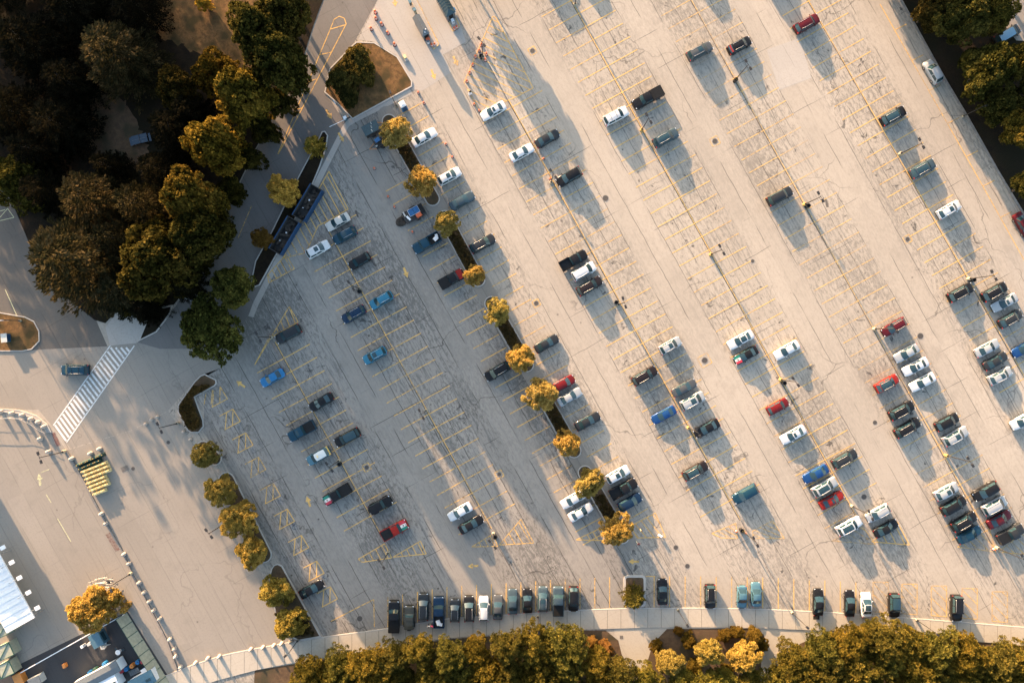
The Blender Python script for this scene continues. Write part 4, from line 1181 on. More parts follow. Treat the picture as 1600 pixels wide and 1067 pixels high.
def round_crown(seed, mat, R=3.2, lobes=8, clumps=240, per=80, size=.21, cr=(.30, .62), flat=1.02):
    rng = np.random.default_rng(seed)
    L = [np.array([rng.uniform(-.12, .12) * R, rng.uniform(-.12, .12) * R, .10 * R, .56 * R])]
    for k in range(lobes):
        a = 2 * math.pi * (k + rng.uniform(-.35, .35)) / lobes
        rr = rng.uniform(.38, .74) * R
        L.append(np.array([rr * math.cos(a), rr * math.sin(a), rng.uniform(-.34, .34) * R, rng.uniform(.22, .42) * R]))
    for k in range(4):
        a = rng.uniform(0, 6.28); rr = rng.uniform(.1, .35) * R
        L.append(np.array([rr * math.cos(a), rr * math.sin(a), rng.uniform(.35, .55) * R, rng.uniform(.26, .36) * R]))
    L = np.array(L)
    C, N = [], []
    while len(C) < clumps:
        l = L[rng.integers(len(L))] if rng.random() < .85 else L[0]
        d = unit(rng.normal(0, 1, 3)); d[2] = d[2] if rng.random() < .3 else abs(d[2]); 
        p = l[:3] + d * l[3] * rng.uniform(.82, 1.08)
        inside = (np.linalg.norm(L[:, :3] - p, axis=1) < L[:, 3] * .78).any()
        if inside: continue
        C.append(p); N.append(d)
    C = np.array(C); N = np.array(N); C[:, 2] *= flat
    Q = clump_foliage(rng, C, N, rng.uniform(cr[0], cr[1], len(C)), per, size, 1.1)
    # leaves inside, so that little light passes straight through
    n = clumps * 7
    P = unit(rng.normal(0, 1, (n, 3))) * (rng.uniform(.2, .72, (n, 1)) * R); P[:, 2] *= flat
    Q = np.concatenate([Q, leaves_at(rng, P, unit(P), size * 1.5, 1.0, .9)])
    return quads_mesh('crown', Q, mat)

def conifer_crown(seed, mat, R=5.0, H=11.0, tiers=15, branches=14, per=120, size=.27):
    rng = np.random.default_rng(seed)
    P, N, D = [], [], []
    for t in range(tiers):
        f = t / (tiers - 1)
        z = H * (.08 + .92 * f); rt = R * (1 - f) ** .52 + .25
        nb = max(4, int(branches * (1 - f * .55)))
        for b in range(nb):
            a = 2 * math.pi * (b + rng.uniform(-.4, .4)) / nb + t * 1.3
            ln = rt * rng.uniform(.72, 1.08)
            m = int(per * (.35 + .65 * ln / R))
            q = rng.uniform(.12, 1.0, m) ** .75
            side = rng.normal(0, .16, m) * ln * (1.15 - q) + rng.normal(0, .10, m)
            ca, sa = math.cos(a), math.sin(a)
            x = ca * q * ln - sa * side; y = sa * q * ln + ca * side
            zz = z - .22 * ln * q ** 1.5 + .25 * q ** 4 + rng.normal(0, .10, m)
            P.append(np.stack([x, y, zz], 1))
            out = np.stack([ca + rng.normal(0, .35, m), sa + rng.normal(0, .35, m), rng.uniform(.05, .55, m)], 1)
            D.append(unit(out))
    P = np.concatenate(P); D = np.concatenate(D); n = len(P)
    up = unit(np.stack([rng.normal(0, .5, n), rng.normal(0, .5, n), np.ones(n)], 1))
    s = np.cross(D, up); s = unit(s)
    ln = size * rng.uniform(1.0, 2.0, (n, 1)); wd = size * rng.uniform(.35, .6, (n, 1))
    Q = np.stack([P - s * wd * .5, P + D * ln * .5 - s * wd * .6, P + D * ln, P + D * ln * .5 + s * wd * .6], 1)
    return quads_mesh('crown', Q, mat)

def pine_crown(seed, mat, R=3.4, clumps=190, per=90, size=.19):
    rng = np.random.default_rng(seed)
    C, N, RR = [], [], []
    while len(C) < clumps:
        d = unit(rng.normal(0, 1, 3)); d[2] = abs(d[2]) * 1.1 - .25; d = unit(d)
        e = 1 + .16 * math.sin(3 * math.atan2(d[1], d[0]) + seed) + .10 * math.sin(5 * math.atan2(d[1], d[0]) + 2 * seed)
        p = d * R * rng.uniform(.66, 1.0) * e; p[2] *= 1.05
        r = rng.uniform(.30, .66)
        if C and (np.linalg.norm(np.array(C) - p, axis=1) < r * .95).any() and rng.random() < .8: continue
        C.append(p); N.append(unit(d + np.array([0, 0, .3]))); RR.append(r)
    C, N, RR = np.array(C), np.array(N), np.array(RR)
    P = np.repeat(C, per, 0); NN = np.repeat(N, per, 0); Rr = np.repeat(RR, per)[:, None]
    D = unit(unit(rng.normal(0, 1, P.shape)) + NN * .6)
    base = P + D * Rr * rng.uniform(.25, .75, (len(P), 1))
    s = unit(np.cross(D, rng.normal(0, 1, P.shape)))
    ln = size * rng.uniform(.9, 1.7, (len(P), 1)); wd = size * rng.uniform(.45, .8, (len(P), 1))
    Q = np.stack([base - s * wd * .5, base + D * ln * .6 - s * wd * .5, base + D * ln, base + D * ln * .6 + s * wd * .5], 1)
    n = clumps * 12
    I = unit(rng.normal(0, 1, (n, 3))) * (rng.uniform(.2, .7, (n, 1)) * R)
    Q = np.concatenate([Q, leaves_at(rng, I, unit(I), size * 1.7, 1.0, .9)])
    return quads_mesh('crown', Q, mat)

def trunk_mesh(seed, h, r0, spread):
    """Tapered trunk with limbs reaching into a crown centred at height h."""
    rj = random.Random(seed); mb = MB()
    pts = [(0, 0, -.1), (rj.uniform(-.1, .1), rj.uniform(-.1, .1), h * .4), (rj.uniform(-.2, .2), rj.uniform(-.2, .2), h * .8), (rj.uniform(-.2, .2), rj.uniform(-.2, .2), h * 1.15)]
    mb.tube(pts, r0, 8, 0, r0 * .45)
    for k in range(7):
        a = k * .9 + rj.uniform(-.3, .3); z = h * rj.uniform(.5, .95); l = spread * rj.uniform(.45, .75)
        mb.tube([(0, 0, z), (l * .5 * math.cos(a), l * .5 * math.sin(a), z + l * .3), (l * math.cos(a), l * math.sin(a), z + l * .45)], r0 * .42, 5, 0, r0 * .12)
    return mb.mesh('trunk', M['bark'], True)

GOLD = [round_crown(11 + k, M['gold_leaf']) for k in range(5)]
GREEN = [round_crown(41 + k, M['pine_leaf'], lobes=11, clumps=260, per=66, size=.23, cr=(.34, .60)) for k in range(4)]
PINE = [pine_crown(71 + k, M['pine_leaf']) for k in range(5)]
CONI = [conifer_crown(91 + k, M['conifer_leaf']) for k in range(4)]
SPARSE = [conifer_crown(131, M['pine_leaf'], R=3.2, H=4.2, tiers=11, branches=11, per=60, size=.30)]
TRUNK = [trunk_mesh(k, 3.0, .19, 3.0) for k in range(3)]

def tree(px, py, rpx, h, crowns, i, label, group, tint=(1, 1, 1), name='tree', cat='tree', stretch=1.0):
    rj = random.Random(int(px * 3 + py * 5 + 1))
    con = crowns is CONI or crowns is SPARSE
    r = rpx * S * .93
    base_R = 5.0 if crowns is CONI else (3.4 if crowns is PINE else 3.2)
    k = r / base_R
    zc = h * .45 if con else max(h - r * .85 * stretch, r * .55)
    c = W(px, py, zc)
    t = thing(name, (c[0], c[1], .05), label, cat, group)
    a = rj.uniform(0, 6.28)
    if con:
        Hc = 11.0 if crowns is CONI else 4.2
        cr = put('crown', crowns[i % len(crowns)], t, (0, 0, h * .10), a, (k, k, h * .90 / Hc), tint)
        put('trunk', TRUNK[i % 3], t, (0, 0, 0), a, (h / 22, h / 22, h * .70 / 3.0))
    else:
        cr = put('crown', crowns[i % len(crowns)], t, (0, 0, zc), a, (k * rj.uniform(.92, 1.12), k * rj.uniform(.84, 1.06), k * stretch * rj.uniform(.9, 1.12)), tint)
        cr.rotation_euler = (rj.uniform(-.18, .18), rj.uniform(-.18, .18), a)
        put('trunk', TRUNK[i % 3], t, (0, 0, 0), a, (k, k, zc / 3.0))
    return t

gtint = [(1, 1, 1), (1.08, .98, .9), (.85, .88, .85), (1.0, .93, .85), (.92, 1.0, .95), (1.1, 1.02, .9)]
for k, (x, y, r, h) in enumerate([(620, 208, 28, 6.0), (660, 284, 28, 5.8), (698, 350, 24, 5.4), (742, 430, 20, 4.8), (779, 487, 24, 5.2), (813, 559, 24, 5.2), (846, 616, 28, 5.8), (887, 692, 24, 5.4), (922, 753, 26, 5.6), (965, 828, 27, 5.6)]):
    tree(x, y, r, h, GOLD, k, ORD[k] + ' golden tree of the planted median, counted from the booths', 'golden trees of the median', gtint[k % 6])
for k, (x, y, r, h, lab) in enumerate([(321, 710, 24, 4.6, 'round olive tree alone on the short rounded island'), (348, 767, 27, 5.0, 'round tree uppermost of the three in the narrow bed'),
        (373, 809, 30, 5.2, 'round tree in the middle of the three in the narrow bed'), (396, 862, 30, 5.2, 'round tree lowest of the three in the narrow bed'),
        (432, 922, 29, 5.0, 'olive tree in the wedge-shaped bed beside the black handicap sedan'), (455, 972, 31, 5.2, 'olive tree nearest the sidewalk in the wedge-shaped bed')]):
    tree(x, y, r, h, GOLD, k + 2, lab, 'round trees on the left', ((.62, .66, .6), (.85, .84, .7), (1.0, .95, .75), (1.0, .95, .75), (.74, .78, .6), (.74, .76, .55))[k])
tree(150, 948, 40, 6.5, GOLD, 1, 'large golden tree by the fenced compound at lower left', None, (.92, .84, .7))
tree(446, 300, 25, 4.4, GOLD, 3, 'small golden tree leaning over the upper blue container', None, (1.5, 1.35, 1.0))  # raised tint puts the missing sunlight into the gold leaves
tree(410, 373, 19, 4.0, GOLD, 2, 'small brown tree beside the lower blue container', None, (.42, .34, .30))
tree(490, 228, 19, 3.8, SPARSE, 0, 'sparse olive sapling at the head of the narrow strip', None, (2.6, 2.1, 1.3))  # tint raised as well, sunlight painted into the sapling
tree(990, 933, 21, 4.2, SPARSE, 0, 'spiky young conifer on the square-ended island', None, (1.0, .95, .7))
tree(365, 447, 34, 8.5, GREEN, 0, 'rounded green tree at the road edge, upper of two', None, (.95, 1.0, .8))
tree(330, 512, 50, 9.0, GREEN, 1, 'broad dark green tree over the road junction', None, (.75, .85, .7))
tree(318, 5, 14, 2.5, GOLD, 4, 'small bright yellow bush on the dry path at top', None, (1.2, 1.05, .5), 'bush', 'bush')
# shrubs on the triangular island
for k, (x, y, r, h, lab) in enumerate([(559, 94, 24, 3.8, 'brownish shrub at the top of the triangular island'), (535, 124, 25, 3.8, 'dark shrub at the left corner of the triangular island'),
        (568, 116, 23, 3.6, 'shrub in the middle of the triangular island'), (548, 152, 19, 2.4, 'low dark shrub at the lower corner of the triangular island')]):
    tree(x, y, r, h, GREEN, k, lab, 'shrubs on the triangular island', ((1.1, .9, .75), (.9, .8, .7), (1, .85, .7), (.5, .5, .5))[k], 'shrub', 'shrub')
# wood at the upper left; tints put shade and golden light into leaves
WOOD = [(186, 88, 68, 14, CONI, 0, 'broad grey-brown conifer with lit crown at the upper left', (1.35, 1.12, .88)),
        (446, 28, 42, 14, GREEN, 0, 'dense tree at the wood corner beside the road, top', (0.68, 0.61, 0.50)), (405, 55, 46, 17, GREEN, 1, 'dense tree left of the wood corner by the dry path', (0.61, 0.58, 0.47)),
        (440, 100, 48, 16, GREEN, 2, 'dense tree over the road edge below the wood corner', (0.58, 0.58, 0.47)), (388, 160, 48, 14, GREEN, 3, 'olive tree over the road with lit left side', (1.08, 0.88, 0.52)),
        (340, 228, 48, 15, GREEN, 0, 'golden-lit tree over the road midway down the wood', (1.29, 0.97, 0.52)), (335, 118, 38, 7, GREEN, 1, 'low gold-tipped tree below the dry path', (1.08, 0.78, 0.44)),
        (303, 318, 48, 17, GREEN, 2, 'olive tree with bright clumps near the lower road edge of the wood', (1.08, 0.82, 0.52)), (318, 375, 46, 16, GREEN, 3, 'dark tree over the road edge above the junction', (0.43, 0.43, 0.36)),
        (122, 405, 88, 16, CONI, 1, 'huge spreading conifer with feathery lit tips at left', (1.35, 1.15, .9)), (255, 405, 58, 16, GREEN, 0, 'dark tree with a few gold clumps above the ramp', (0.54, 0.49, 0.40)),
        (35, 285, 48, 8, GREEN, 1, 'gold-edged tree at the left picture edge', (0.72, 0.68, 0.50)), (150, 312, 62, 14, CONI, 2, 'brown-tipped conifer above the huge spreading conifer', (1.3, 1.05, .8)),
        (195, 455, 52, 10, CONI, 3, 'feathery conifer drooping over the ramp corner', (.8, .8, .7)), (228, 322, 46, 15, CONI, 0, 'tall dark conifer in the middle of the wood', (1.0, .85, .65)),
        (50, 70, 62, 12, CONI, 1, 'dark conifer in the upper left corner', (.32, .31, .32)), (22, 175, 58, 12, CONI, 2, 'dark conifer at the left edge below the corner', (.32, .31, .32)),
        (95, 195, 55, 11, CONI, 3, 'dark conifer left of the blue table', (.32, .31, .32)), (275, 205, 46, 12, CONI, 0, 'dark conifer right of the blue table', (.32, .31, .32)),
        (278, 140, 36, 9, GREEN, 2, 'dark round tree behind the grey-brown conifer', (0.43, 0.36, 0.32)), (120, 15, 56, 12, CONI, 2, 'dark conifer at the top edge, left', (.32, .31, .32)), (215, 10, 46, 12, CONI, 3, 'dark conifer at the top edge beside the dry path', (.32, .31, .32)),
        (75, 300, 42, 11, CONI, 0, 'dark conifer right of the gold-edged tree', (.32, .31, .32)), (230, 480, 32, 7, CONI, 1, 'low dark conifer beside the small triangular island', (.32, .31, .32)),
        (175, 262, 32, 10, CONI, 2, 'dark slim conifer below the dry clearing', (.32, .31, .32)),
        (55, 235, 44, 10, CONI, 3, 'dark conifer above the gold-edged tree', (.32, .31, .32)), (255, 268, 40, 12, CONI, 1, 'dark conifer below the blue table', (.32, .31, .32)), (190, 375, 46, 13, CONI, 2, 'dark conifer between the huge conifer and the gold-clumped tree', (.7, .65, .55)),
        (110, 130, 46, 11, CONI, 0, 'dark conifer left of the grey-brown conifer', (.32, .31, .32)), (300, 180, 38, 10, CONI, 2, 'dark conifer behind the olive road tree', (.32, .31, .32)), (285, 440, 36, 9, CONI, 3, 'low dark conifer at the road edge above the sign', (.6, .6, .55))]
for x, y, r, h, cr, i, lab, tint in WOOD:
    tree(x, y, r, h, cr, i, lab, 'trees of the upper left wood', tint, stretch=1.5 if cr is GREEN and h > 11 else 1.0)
for k, (x, y, r, h) in enumerate([(-40, -30, 60, 13), (30, -70, 60, 14), (-110, 60, 60, 13), (90, -90, 60, 14), (-90, 180, 60, 13), (-60, -140, 60, 15), (40, -170, 60, 17), (-160, -60, 60, 15), (85, -150, 60, 17), (-20, -250, 60, 18), (30, -290, 60, 18), (-200, 100, 60, 16), (60, -330, 60, 18), (-90, -330, 60, 18)]):
    tree(x, y, r, h, CONI, k, ORD[k] + ' conifer standing wholly beyond the upper left picture corner', 'trees beyond the upper left corner', (.6, .6, .6))
for k, (x, y, r, h) in enumerate([(462, 122, 26, 5.5), (440, 160, 26, 5.5), (415, 205, 26, 5.5), (390, 250, 26, 5.5), (362, 300, 26, 5.5), (340, 350, 26, 6), (312, 405, 28, 6), (290, 448, 24, 5), (238, 462, 24, 5), (205, 470, 24, 5)]):
    tree(x, y, r, h, GREEN, k, ORD[k] + ' low understory tree from the top along the road edge of the wood', 'understory along the road edge', (.42, .40, .32), 'understory_tree', stretch=1.2)
for k, (x, y, r, h) in enumerate([(412, -60, 42, 16), (380, -120, 42, 17)]):
    tree(x, y, r, h, GREEN, k, ORD[k] + ' dense tree of the wood corner wholly above the top edge', 'trees beyond the top edge at the wood corner', (.8, .8, .65), stretch=1.5)
# wood at the upper right
for k, (x, y, r, h, lab, tint) in enumerate([(1500, 28, 44, 9, 'dark tree at the top edge of the right wood', (.6, .6, .5)), (1548, 20, 34, 9, 'gold-edged tree beside the far lot at top right', (.9, .8, .55)),
        (1540, 112, 46, 9, 'broad dark tree below the far van', (.65, .65, .5)), (1588, 100, 36, 8, 'tree at the right edge below the far van', (.8, .72, .5)),
        (1592, 205, 34, 8, 'gold-tipped tree lowest at the right edge of the wood', (1.0, .85, .55)), (1560, 165, 30, 7, 'small dark tree between the two lower trees of the right wood', (.6, .6, .5)),
        (1455, 18, 30, 7, 'brownish low tree near the kerb at the top of the right wood', (.55, .45, .4)), (1612, 290, 34, 8, 'dark tree cut by the right edge below the others', (.6, .6, .5)), (1640, 150, 50, 10, 'tree beyond the right edge of the wood', (.6, .6, .5))]):
    tree(x, y, r, h, GREEN, k, lab, 'trees of the right wood', tint)
for k, (x, y, r, h) in enumerate([(1440, -70, 44, 10), (1510, -60, 50, 11), (1480, -140, 50, 12), (1570, -120, 50, 12), (1400, -75, 36, 6.5)]):
    tree(x, y, r, h, GREEN, k, ORD[k] + ' tree of the right wood standing wholly above the top edge', 'trees beyond the top edge on the right', (.6, .6, .5))
# trees above the top edge that shade the lane right of the booths
for k, (x, y, r, h) in enumerate([(722, -62, 30, 7.0), (752, -34, 24, 6.4)]):
    tree(x, y, r, h, GOLD, k, ORD[k] + ' golden tree above the top edge shading the booth lane', 'trees beyond the top edge by the booths', (1, .95, .8))

# grove along the bottom
def grove(pts, word, tintset):
    for k, p in enumerate(pts):
        x, y, r, h, kind = p[:5]
        ro = random.Random(int(x * 7 + y))
        v = ro.uniform(.85, 1.12)
        lab = p[5] if len(p) > 5 else ORD[k] + ' tree'
        tree(x, y, r, h, kind, ro.randrange(5), lab + ' in the ' + word + ' grove', 'trees of the bottom groves', tuple(c * v for c in tintset[k % len(tintset)]), 'grove_tree')
rg = random.Random(5)
def grove_pts(front, x0, x1, n_rows, r0=30):
    pts = []
    for row in range(n_rows):
        x = x0 + (row % 2) * 20; col = 0
        while x < x1:
            y = interp(front, x) + 27 + row * 38 + rg.uniform(-5, 5)
            r = r0 + rg.uniform(-4, 5)
            pts.append((x, y, r, rg.uniform(5.6, 7.4), PINE, '%s tree from the left, %s row,' % (ORD[col], ORD[row])))
            col += 1
            x += 43 + rg.uniform(-5, 5)
    return pts
FL = [(430, 1042), (470, 1032), (500, 1014), (545, 1010), (600, 1000), (640, 990), (700, 992), (760, 984), (800, 981), (870, 977), (905, 985), (930, 1005), (960, 1022), (1000, 1030)]
FR = [(1195, 1030), (1225, 1012), (1260, 992), (1300, 980), (1350, 972), (1385, 968), (1430, 988), (1475, 982), (1520, 1000), (1570, 1010), (1610, 998), (1680, 1000)]
ptint = [(1.3, 1.16, .75), (1.0, 1.02, .75), (1.45, 1.2, .7), (1.1, 1.02, .75)]
grove(grove_pts(FL, 484, 985, 3, 29), 'long left', ptint)
grove(grove_pts(FR, 1235, 1660, 3, 30), 'right', ptint)
MID = [(1046, 1034, 27, 5.8, GOLD, 'golden tree at the left'), (1108, 1017, 26, 6.2, GOLD, 'golden tree in the middle of the front'), (1160, 1024, 28, 6.0, GOLD, 'golden tree at the right front'), (1010, 1062, 28, 6.2, PINE, 'green tree at the lower left corner'), (1070, 1072, 28, 6.0, PINE, 'green tree left of centre at the bottom edge'), (1120, 1068, 26, 6.0, PINE, 'green tree right of centre at the bottom edge'), (1175, 1070, 28, 6.0, PINE, 'green tree at the lower right'), (1215, 1058, 22, 5.5, PINE, 'small green tree across the path to the right')]
grove(MID, 'small middle', [(.72, .74, .62), (.88, .90, .72), (.88, .85, .68), (1.6, 1.5, .9), (1.6, 1.5, .9), (1.5, 1.45, .9), (1.6, 1.45, .9), (1.5, 1.4, .9)])
for k, (x, y, r, h, lab, tint) in enumerate([(945, 1012, 17, 2.0, 'pinkish dry bush at the right nose of the left grove', (.62, .44, .42)), (925, 1003, 13, 1.8, 'small dry bush left of the pinkish bush', (.55, .42, .35)), (1178, 992, 16, 1.8, 'low bush at the upper right corner of the middle grove', (.40, .36, .24)), (1150, 986, 12, 1.5, 'low bush at the upper edge of the middle grove', (.36, .32, .2)), (1190, 1008, 12, 1.8, 'low dark bush at the right nose of the middle grove', (.3, .28, .18)), (1025, 1008, 13, 1.4, 'low bush at the left curve of the middle grove', (.32, .28, .18)), (1075, 1000, 14, 1.5, 'low dark bush in front of the middle golden tree', (.26, .24, .16)), (1132, 992, 13, 1.5, 'low dark bush right of the middle golden tree', (.3, .26, .17)), (1085, 1040, 15, 2.4, 'dark bush between two golden trees of the middle grove', (.26, .25, .16)), (1135, 1048, 15, 2.4, 'dark bush below the right golden trees of the middle grove', (.26, .25, .16)), (1060, 985, 9, .9, 'tiny dry bush at the top edge of the middle grove', (.34, .26, .18)), (483, 1037, 9, 1.2, 'small pale bush between the boulders and the left grove', (.8, .8, .5))]):
    tree(x, y, r, h, GOLD, k, lab, 'bushes at the grove edges', tint, 'bush', 'bush')

# hedges
def hedge_mesh(seed, poly, h, n, mat, size=.20):
    rng = np.random.default_rng(seed)
    P = np.array(poly); lo, hi = P.min(0), P.max(0); C = []
    def inside(x, y):
        c = False
        for i in range(len(P)):
            (x0, y0), (x1, y1) = P[i], P[i - 1]
            if (y0 > y) != (y1 > y) and x < (x1 - x0) * (y - y0) / (y1 - y0) + x0: c = not c
        return c
    while len(C) < n:
        x, y = rng.uniform(lo[0], hi[0]), rng.uniform(lo[1], hi[1])
        if inside(x, y): C.append((x, y, h * rng.uniform(.45, .85)))
    C = np.array(C); N = unit(np.concatenate([rng.normal(0, .4, (n, 2)), np.ones((n, 1))], 1))
    Q = clump_foliage(rng, C, N, rng.uniform(.22, .42, n), 40, size, .8, .2)
    return quads_mesh('foliage', Q, mat)
def hedge(poly_px, h, n, label, seed, tint=(1, 1, 1)):
    c = W(sum(p[0] for p in poly_px) / len(poly_px), sum(p[1] for p in poly_px) / len(poly_px))
    poly = [(x - c[0], y - c[1]) for x, y in WP(poly_px)]
    t = thing('hedge', (c[0], c[1], .1), label, 'hedge', 'low hedges in the beds')
    put('foliage', hedge_mesh(seed, poly, h, n, M['hedge_leaf']), t, color=tint)
    mb = MB()
    rj = random.Random(seed)
    for k in range(8):
        q = rj.choice(poly); mb.tube([(q[0] * .5, q[1] * .5, 0), (q[0] * .55, q[1] * .5, h * .6)], .03, 4)
    mb.build('stem', M['bark'], t)
def hb(a, b, t0, t1, r=8):
    return capsule((lerp(a[0], b[0], t0), lerp(a[1], b[1], t0)), (lerp(a[0], b[0], t1), lerp(a[1], b[1], t1)), r, 5)
for k, (t0, t1, n) in enumerate(((.30, .55, 90), (.28, .78, 170), (.30, .72, 150), (.38, .74, 130), (.42, .80, 130))):
    hedge(hb(*MED[k], t0, t1), .8, n, 'low hedge between the trees of the %s median bed from the booths' % ORD[k], 200 + k, (1.3, 1.1, .9))
hedge([(p[0] * .88 + 305 * .12, p[1] * .92 + 632 * .08) for p in LSH if p != (305, 620.5)][2:] if False else [(318, 600), (330, 603), (300, 620), (304, 632), (313, 656), (313, 667), (303, 671), (296, 667), (283, 641), (284, 633), (291, 623), (306, 602)], .8, 330, 'bent low hedge filling the island by the crosswalk junction', 210, (1.5, 1.25, .9))
hedge([(430, 955), (478, 962), (492, 988), (466, 994), (445, 985)], .7, 160, 'low dark hedge beneath the trees of the wedge-shaped bed', 211, (.9, .9, .8))

# ---------------------------------------------------------------- street lamps
def lamp_protos():
    P = {}
    P['pier'] = MB().lathe((0, 0, 0), [(.30, 0), (.30, .70), (.26, .76)], 12).mesh('pier', M['pier'])
    P['pier_yellow'] = MB().lathe((0, 0, 0), [(.30, 0), (.30, .70), (.26, .76)], 12).mesh('pier', M['pier_yellow'])
    P['pole7'] = MB().tube([(0, 0, .7), (0, 0, 6.9)], .095, 8, 0, .06).mesh('pole', M['pole'])
    P['pole5'] = MB().tube([(0, 0, .5), (0, 0, 5.5)], .08, 8, 0, .05).mesh('pole', M['pole'])
    P['plate'] = MB().box((0, 0, .78), (.34, .34, .04)).mesh('base_plate', M['pole'])
    P['arm'] = MB().tube([(-.55, 0, 6.82), (.55, 0, 6.82)], .04, 6).mesh('arm', M['pole'])
    P['arm5'] = MB().tube([(0, 0, 5.45), (.45, 0, 5.52)], .035, 6).mesh('arm', M['pole'])
    P['head'] = MB().box((0, 0, .0), (.66, .40, .15), 0, 0, .86).mesh('lamp_head', M['lamp_head'])
    P['lens'] = MB().box((0, 0, -.085), (.5, .28, .03)).mesh('lens', M['lens'])
    return P
LP = lamp_protos()
def lamp(px, py, kind, label, ang=-61.0, pier='pier'):
    c = W(px, py)
    t = thing('street_lamp', (c[0], c[1], 0.01), label, 'street lamp', 'lamps of the parking lot', math.radians(ang))
    put('pier', LP[pier], t, scale=None if kind == 2 else (.75, .75, .75))
    put('base_plate', LP['plate'], t, (0, 0, 0 if kind == 2 else -.22))
    if kind == 2:
        put('pole', LP['pole7'], t); put('arm', LP['arm'], t)
        for sg in (1, -1):
            h = put('lamp_head', LP['head'], t, (sg * .78, 0, 6.85)); put('lens', LP['lens'], h)
    else:
        put('pole', LP['pole5'], t); put('arm', LP['arm5'], t)
        h = put('lamp_head', LP['head'], t, (.72, 0, 5.55)); put('lens', LP['lens'], h)
    return t
for x, y, lab, pier in [
    (1149, 125, 'twin lamp below the black car with the red tail panel', 'pier_yellow'), (1002, 204, 'twin lamp between the white wagon and steel wagon', 'pier_yellow'), (898, 9, 'twin lamp at the top edge of the picture', 'pier'),
    (1405, 241, 'twin lamp between the lone black wagon and the steel wagon, upper right', 'pier'), (1256, 320, 'twin lamp right of the lone dark grey wagon', 'pier_yellow'), (1512, 436, 'twin lamp above the black wagon cluster at right', 'pier'),
    (1365, 514, 'twin lamp whose arm reaches over the maroon crossover', 'pier'), (1110, 398, 'twin lamp in the empty middle of the lot', 'pier_yellow'), (966, 476, 'twin lamp below the brown wagon with a dark bin', 'pier'),
    (861, 286, 'twin lamp at the nose of the black wagon left of centre', 'pier'), (755, 91, 'twin lamp inside the striped triangle by the booths', 'pier'), (1219, 593, 'twin lamp between white sedan and red hatchback', 'pier_yellow'),
    (1477, 711, 'twin lamp below the silver wagon at right', 'pier_yellow'), (1330, 790, 'twin lamp above the white wagon on the hatched triangle', 'pier'), (1075, 668, 'twin lamp at the nose of the black sedan in the middle', 'pier_yellow'),
    (1160, 829, 'twin lamp in the lower hatched triangle with orange drums', 'pier_yellow'), (1556, 855, 'twin lamp at the lower right corner by the grey pickup', 'pier'), (562, 451, 'twin lamp in the shade below the black hatchback', 'pier'),
    (666, 641, 'twin lamp alone in the shaded left aisle rows', 'pier'), (530, 719, 'twin lamp beside the taxi', 'pier'), (607, 862, 'twin lamp between two hatched triangles below the red flag pickup', 'pier'), (771, 833, 'twin lamp in the hatched triangle below the black sedan', 'pier'),
    (279, 661, 'twin lamp left of the bent hedge island', 'pier'), (102, 705, 'twin lamp at the end of the crosswalk by the green barriers', 'pier'), (206, 895, 'twin lamp in the bollard line beside the large golden tree', 'pier'),
    (352, 817, 'twin lamp half hidden behind the middle round tree', 'pier'), (425, 527, 'twin lamp left of the dark wagon in small hatched triangle', 'pier')]:
    lamp(x, y, 2, lab, -61 + random.Random(int(x)).uniform(-12, 12), pier)
for x, y, lab, ang in [(840, 962, 'single lamp on the sidewalk behind the black sedan pair, left', -90), (1059, 952, 'single lamp on the sidewalk right of the square-ended island', -60), (1237, 956, 'single lamp on the sidewalk left of the black sedan with rack', -45),
    (1431, 967, 'single lamp on the sidewalk right of the black wagon', -40), (466, 999, 'single lamp at the corner of the wedge-shaped bed', 220), (620, 167, 'single lamp beside the portable toilet', 110), (242, 482, 'single lamp on the small dark triangular island', 150), (1503, 183, 'single lamp at the wooded kerb on the right', 10), (33, 501, 'single lamp on the brown grass island at left edge', 180)]:
    lamp(x, y, 1, lab, ang)

# ---------------------------------------------------------------- traffic drums, bins, bollards
DR = dict(body=MB().lathe((0, 0, .04), [(.29, 0), (.27, .25), (.25, .5), (.23, .75), (.20, .95), (.10, .98)], 12).mesh('drum_body', M['orange'], True),
          base=MB().lathe((0, 0, 0), [(.36, 0), (.36, .06), (.30, .10)], 12).mesh('rubber_base', M['rubber']),
          band=MB().lathe((0, 0, 0), [(.285, 0), (.275, .13)], 12, cap=False).mesh('band', M['reflect_white'], True))
def drum(px, py, label, k=1.0):
    c = W(px, py)
    t = thing('traffic_drum', (c[0], c[1], .012), label, 'traffic drum', 'orange traffic drums', 0, (k, k, k))
    put('drum_body', DR['body'], t); put('rubber_base', DR['base'], t)
    put('band', DR['band'], t, (0, 0, .28)); put('band', DR['band'], t, (0, 0, .58), scale=(.9, .9, 1))
for k, (x, y) in enumerate([(587, 20.5), (588, 30.5), (597, 39.5), (606.5, 53), (617, 71)]):
    drum(x, y, ORD[k] + ' orange drum from the top in the line by the booth apron', .95)
drum(580.5, 46.5, 'orange drum standing alone left of the drum line at the apron', .95)
for x, y, l in [(675, 72, 'left'), (679.5, 71, 'right')]: drum(x, y, l + ' orange drum of the pair below the grey booth', .85)
for x, y, l in [(710, 46.5, 'left'), (713.8, 44, 'right')]: drum(x, y, l + ' orange drum of the pair below the dark booth', .85)
for k, (x, y) in enumerate([(752.5, 71.5), (749, 80.5), (743, 90), (739, 102.5), (734, 114.5), (729.5, 128)]):
    drum(x, y, ORD[k] + ' orange drum from the top along the striped triangle', .85)
for x, y, l in [(760, 86, 'above'), (758.5, 95, 'below')]: drum(x, y, 'orange drum just ' + l + ' the lamp base in the striped triangle', .85)
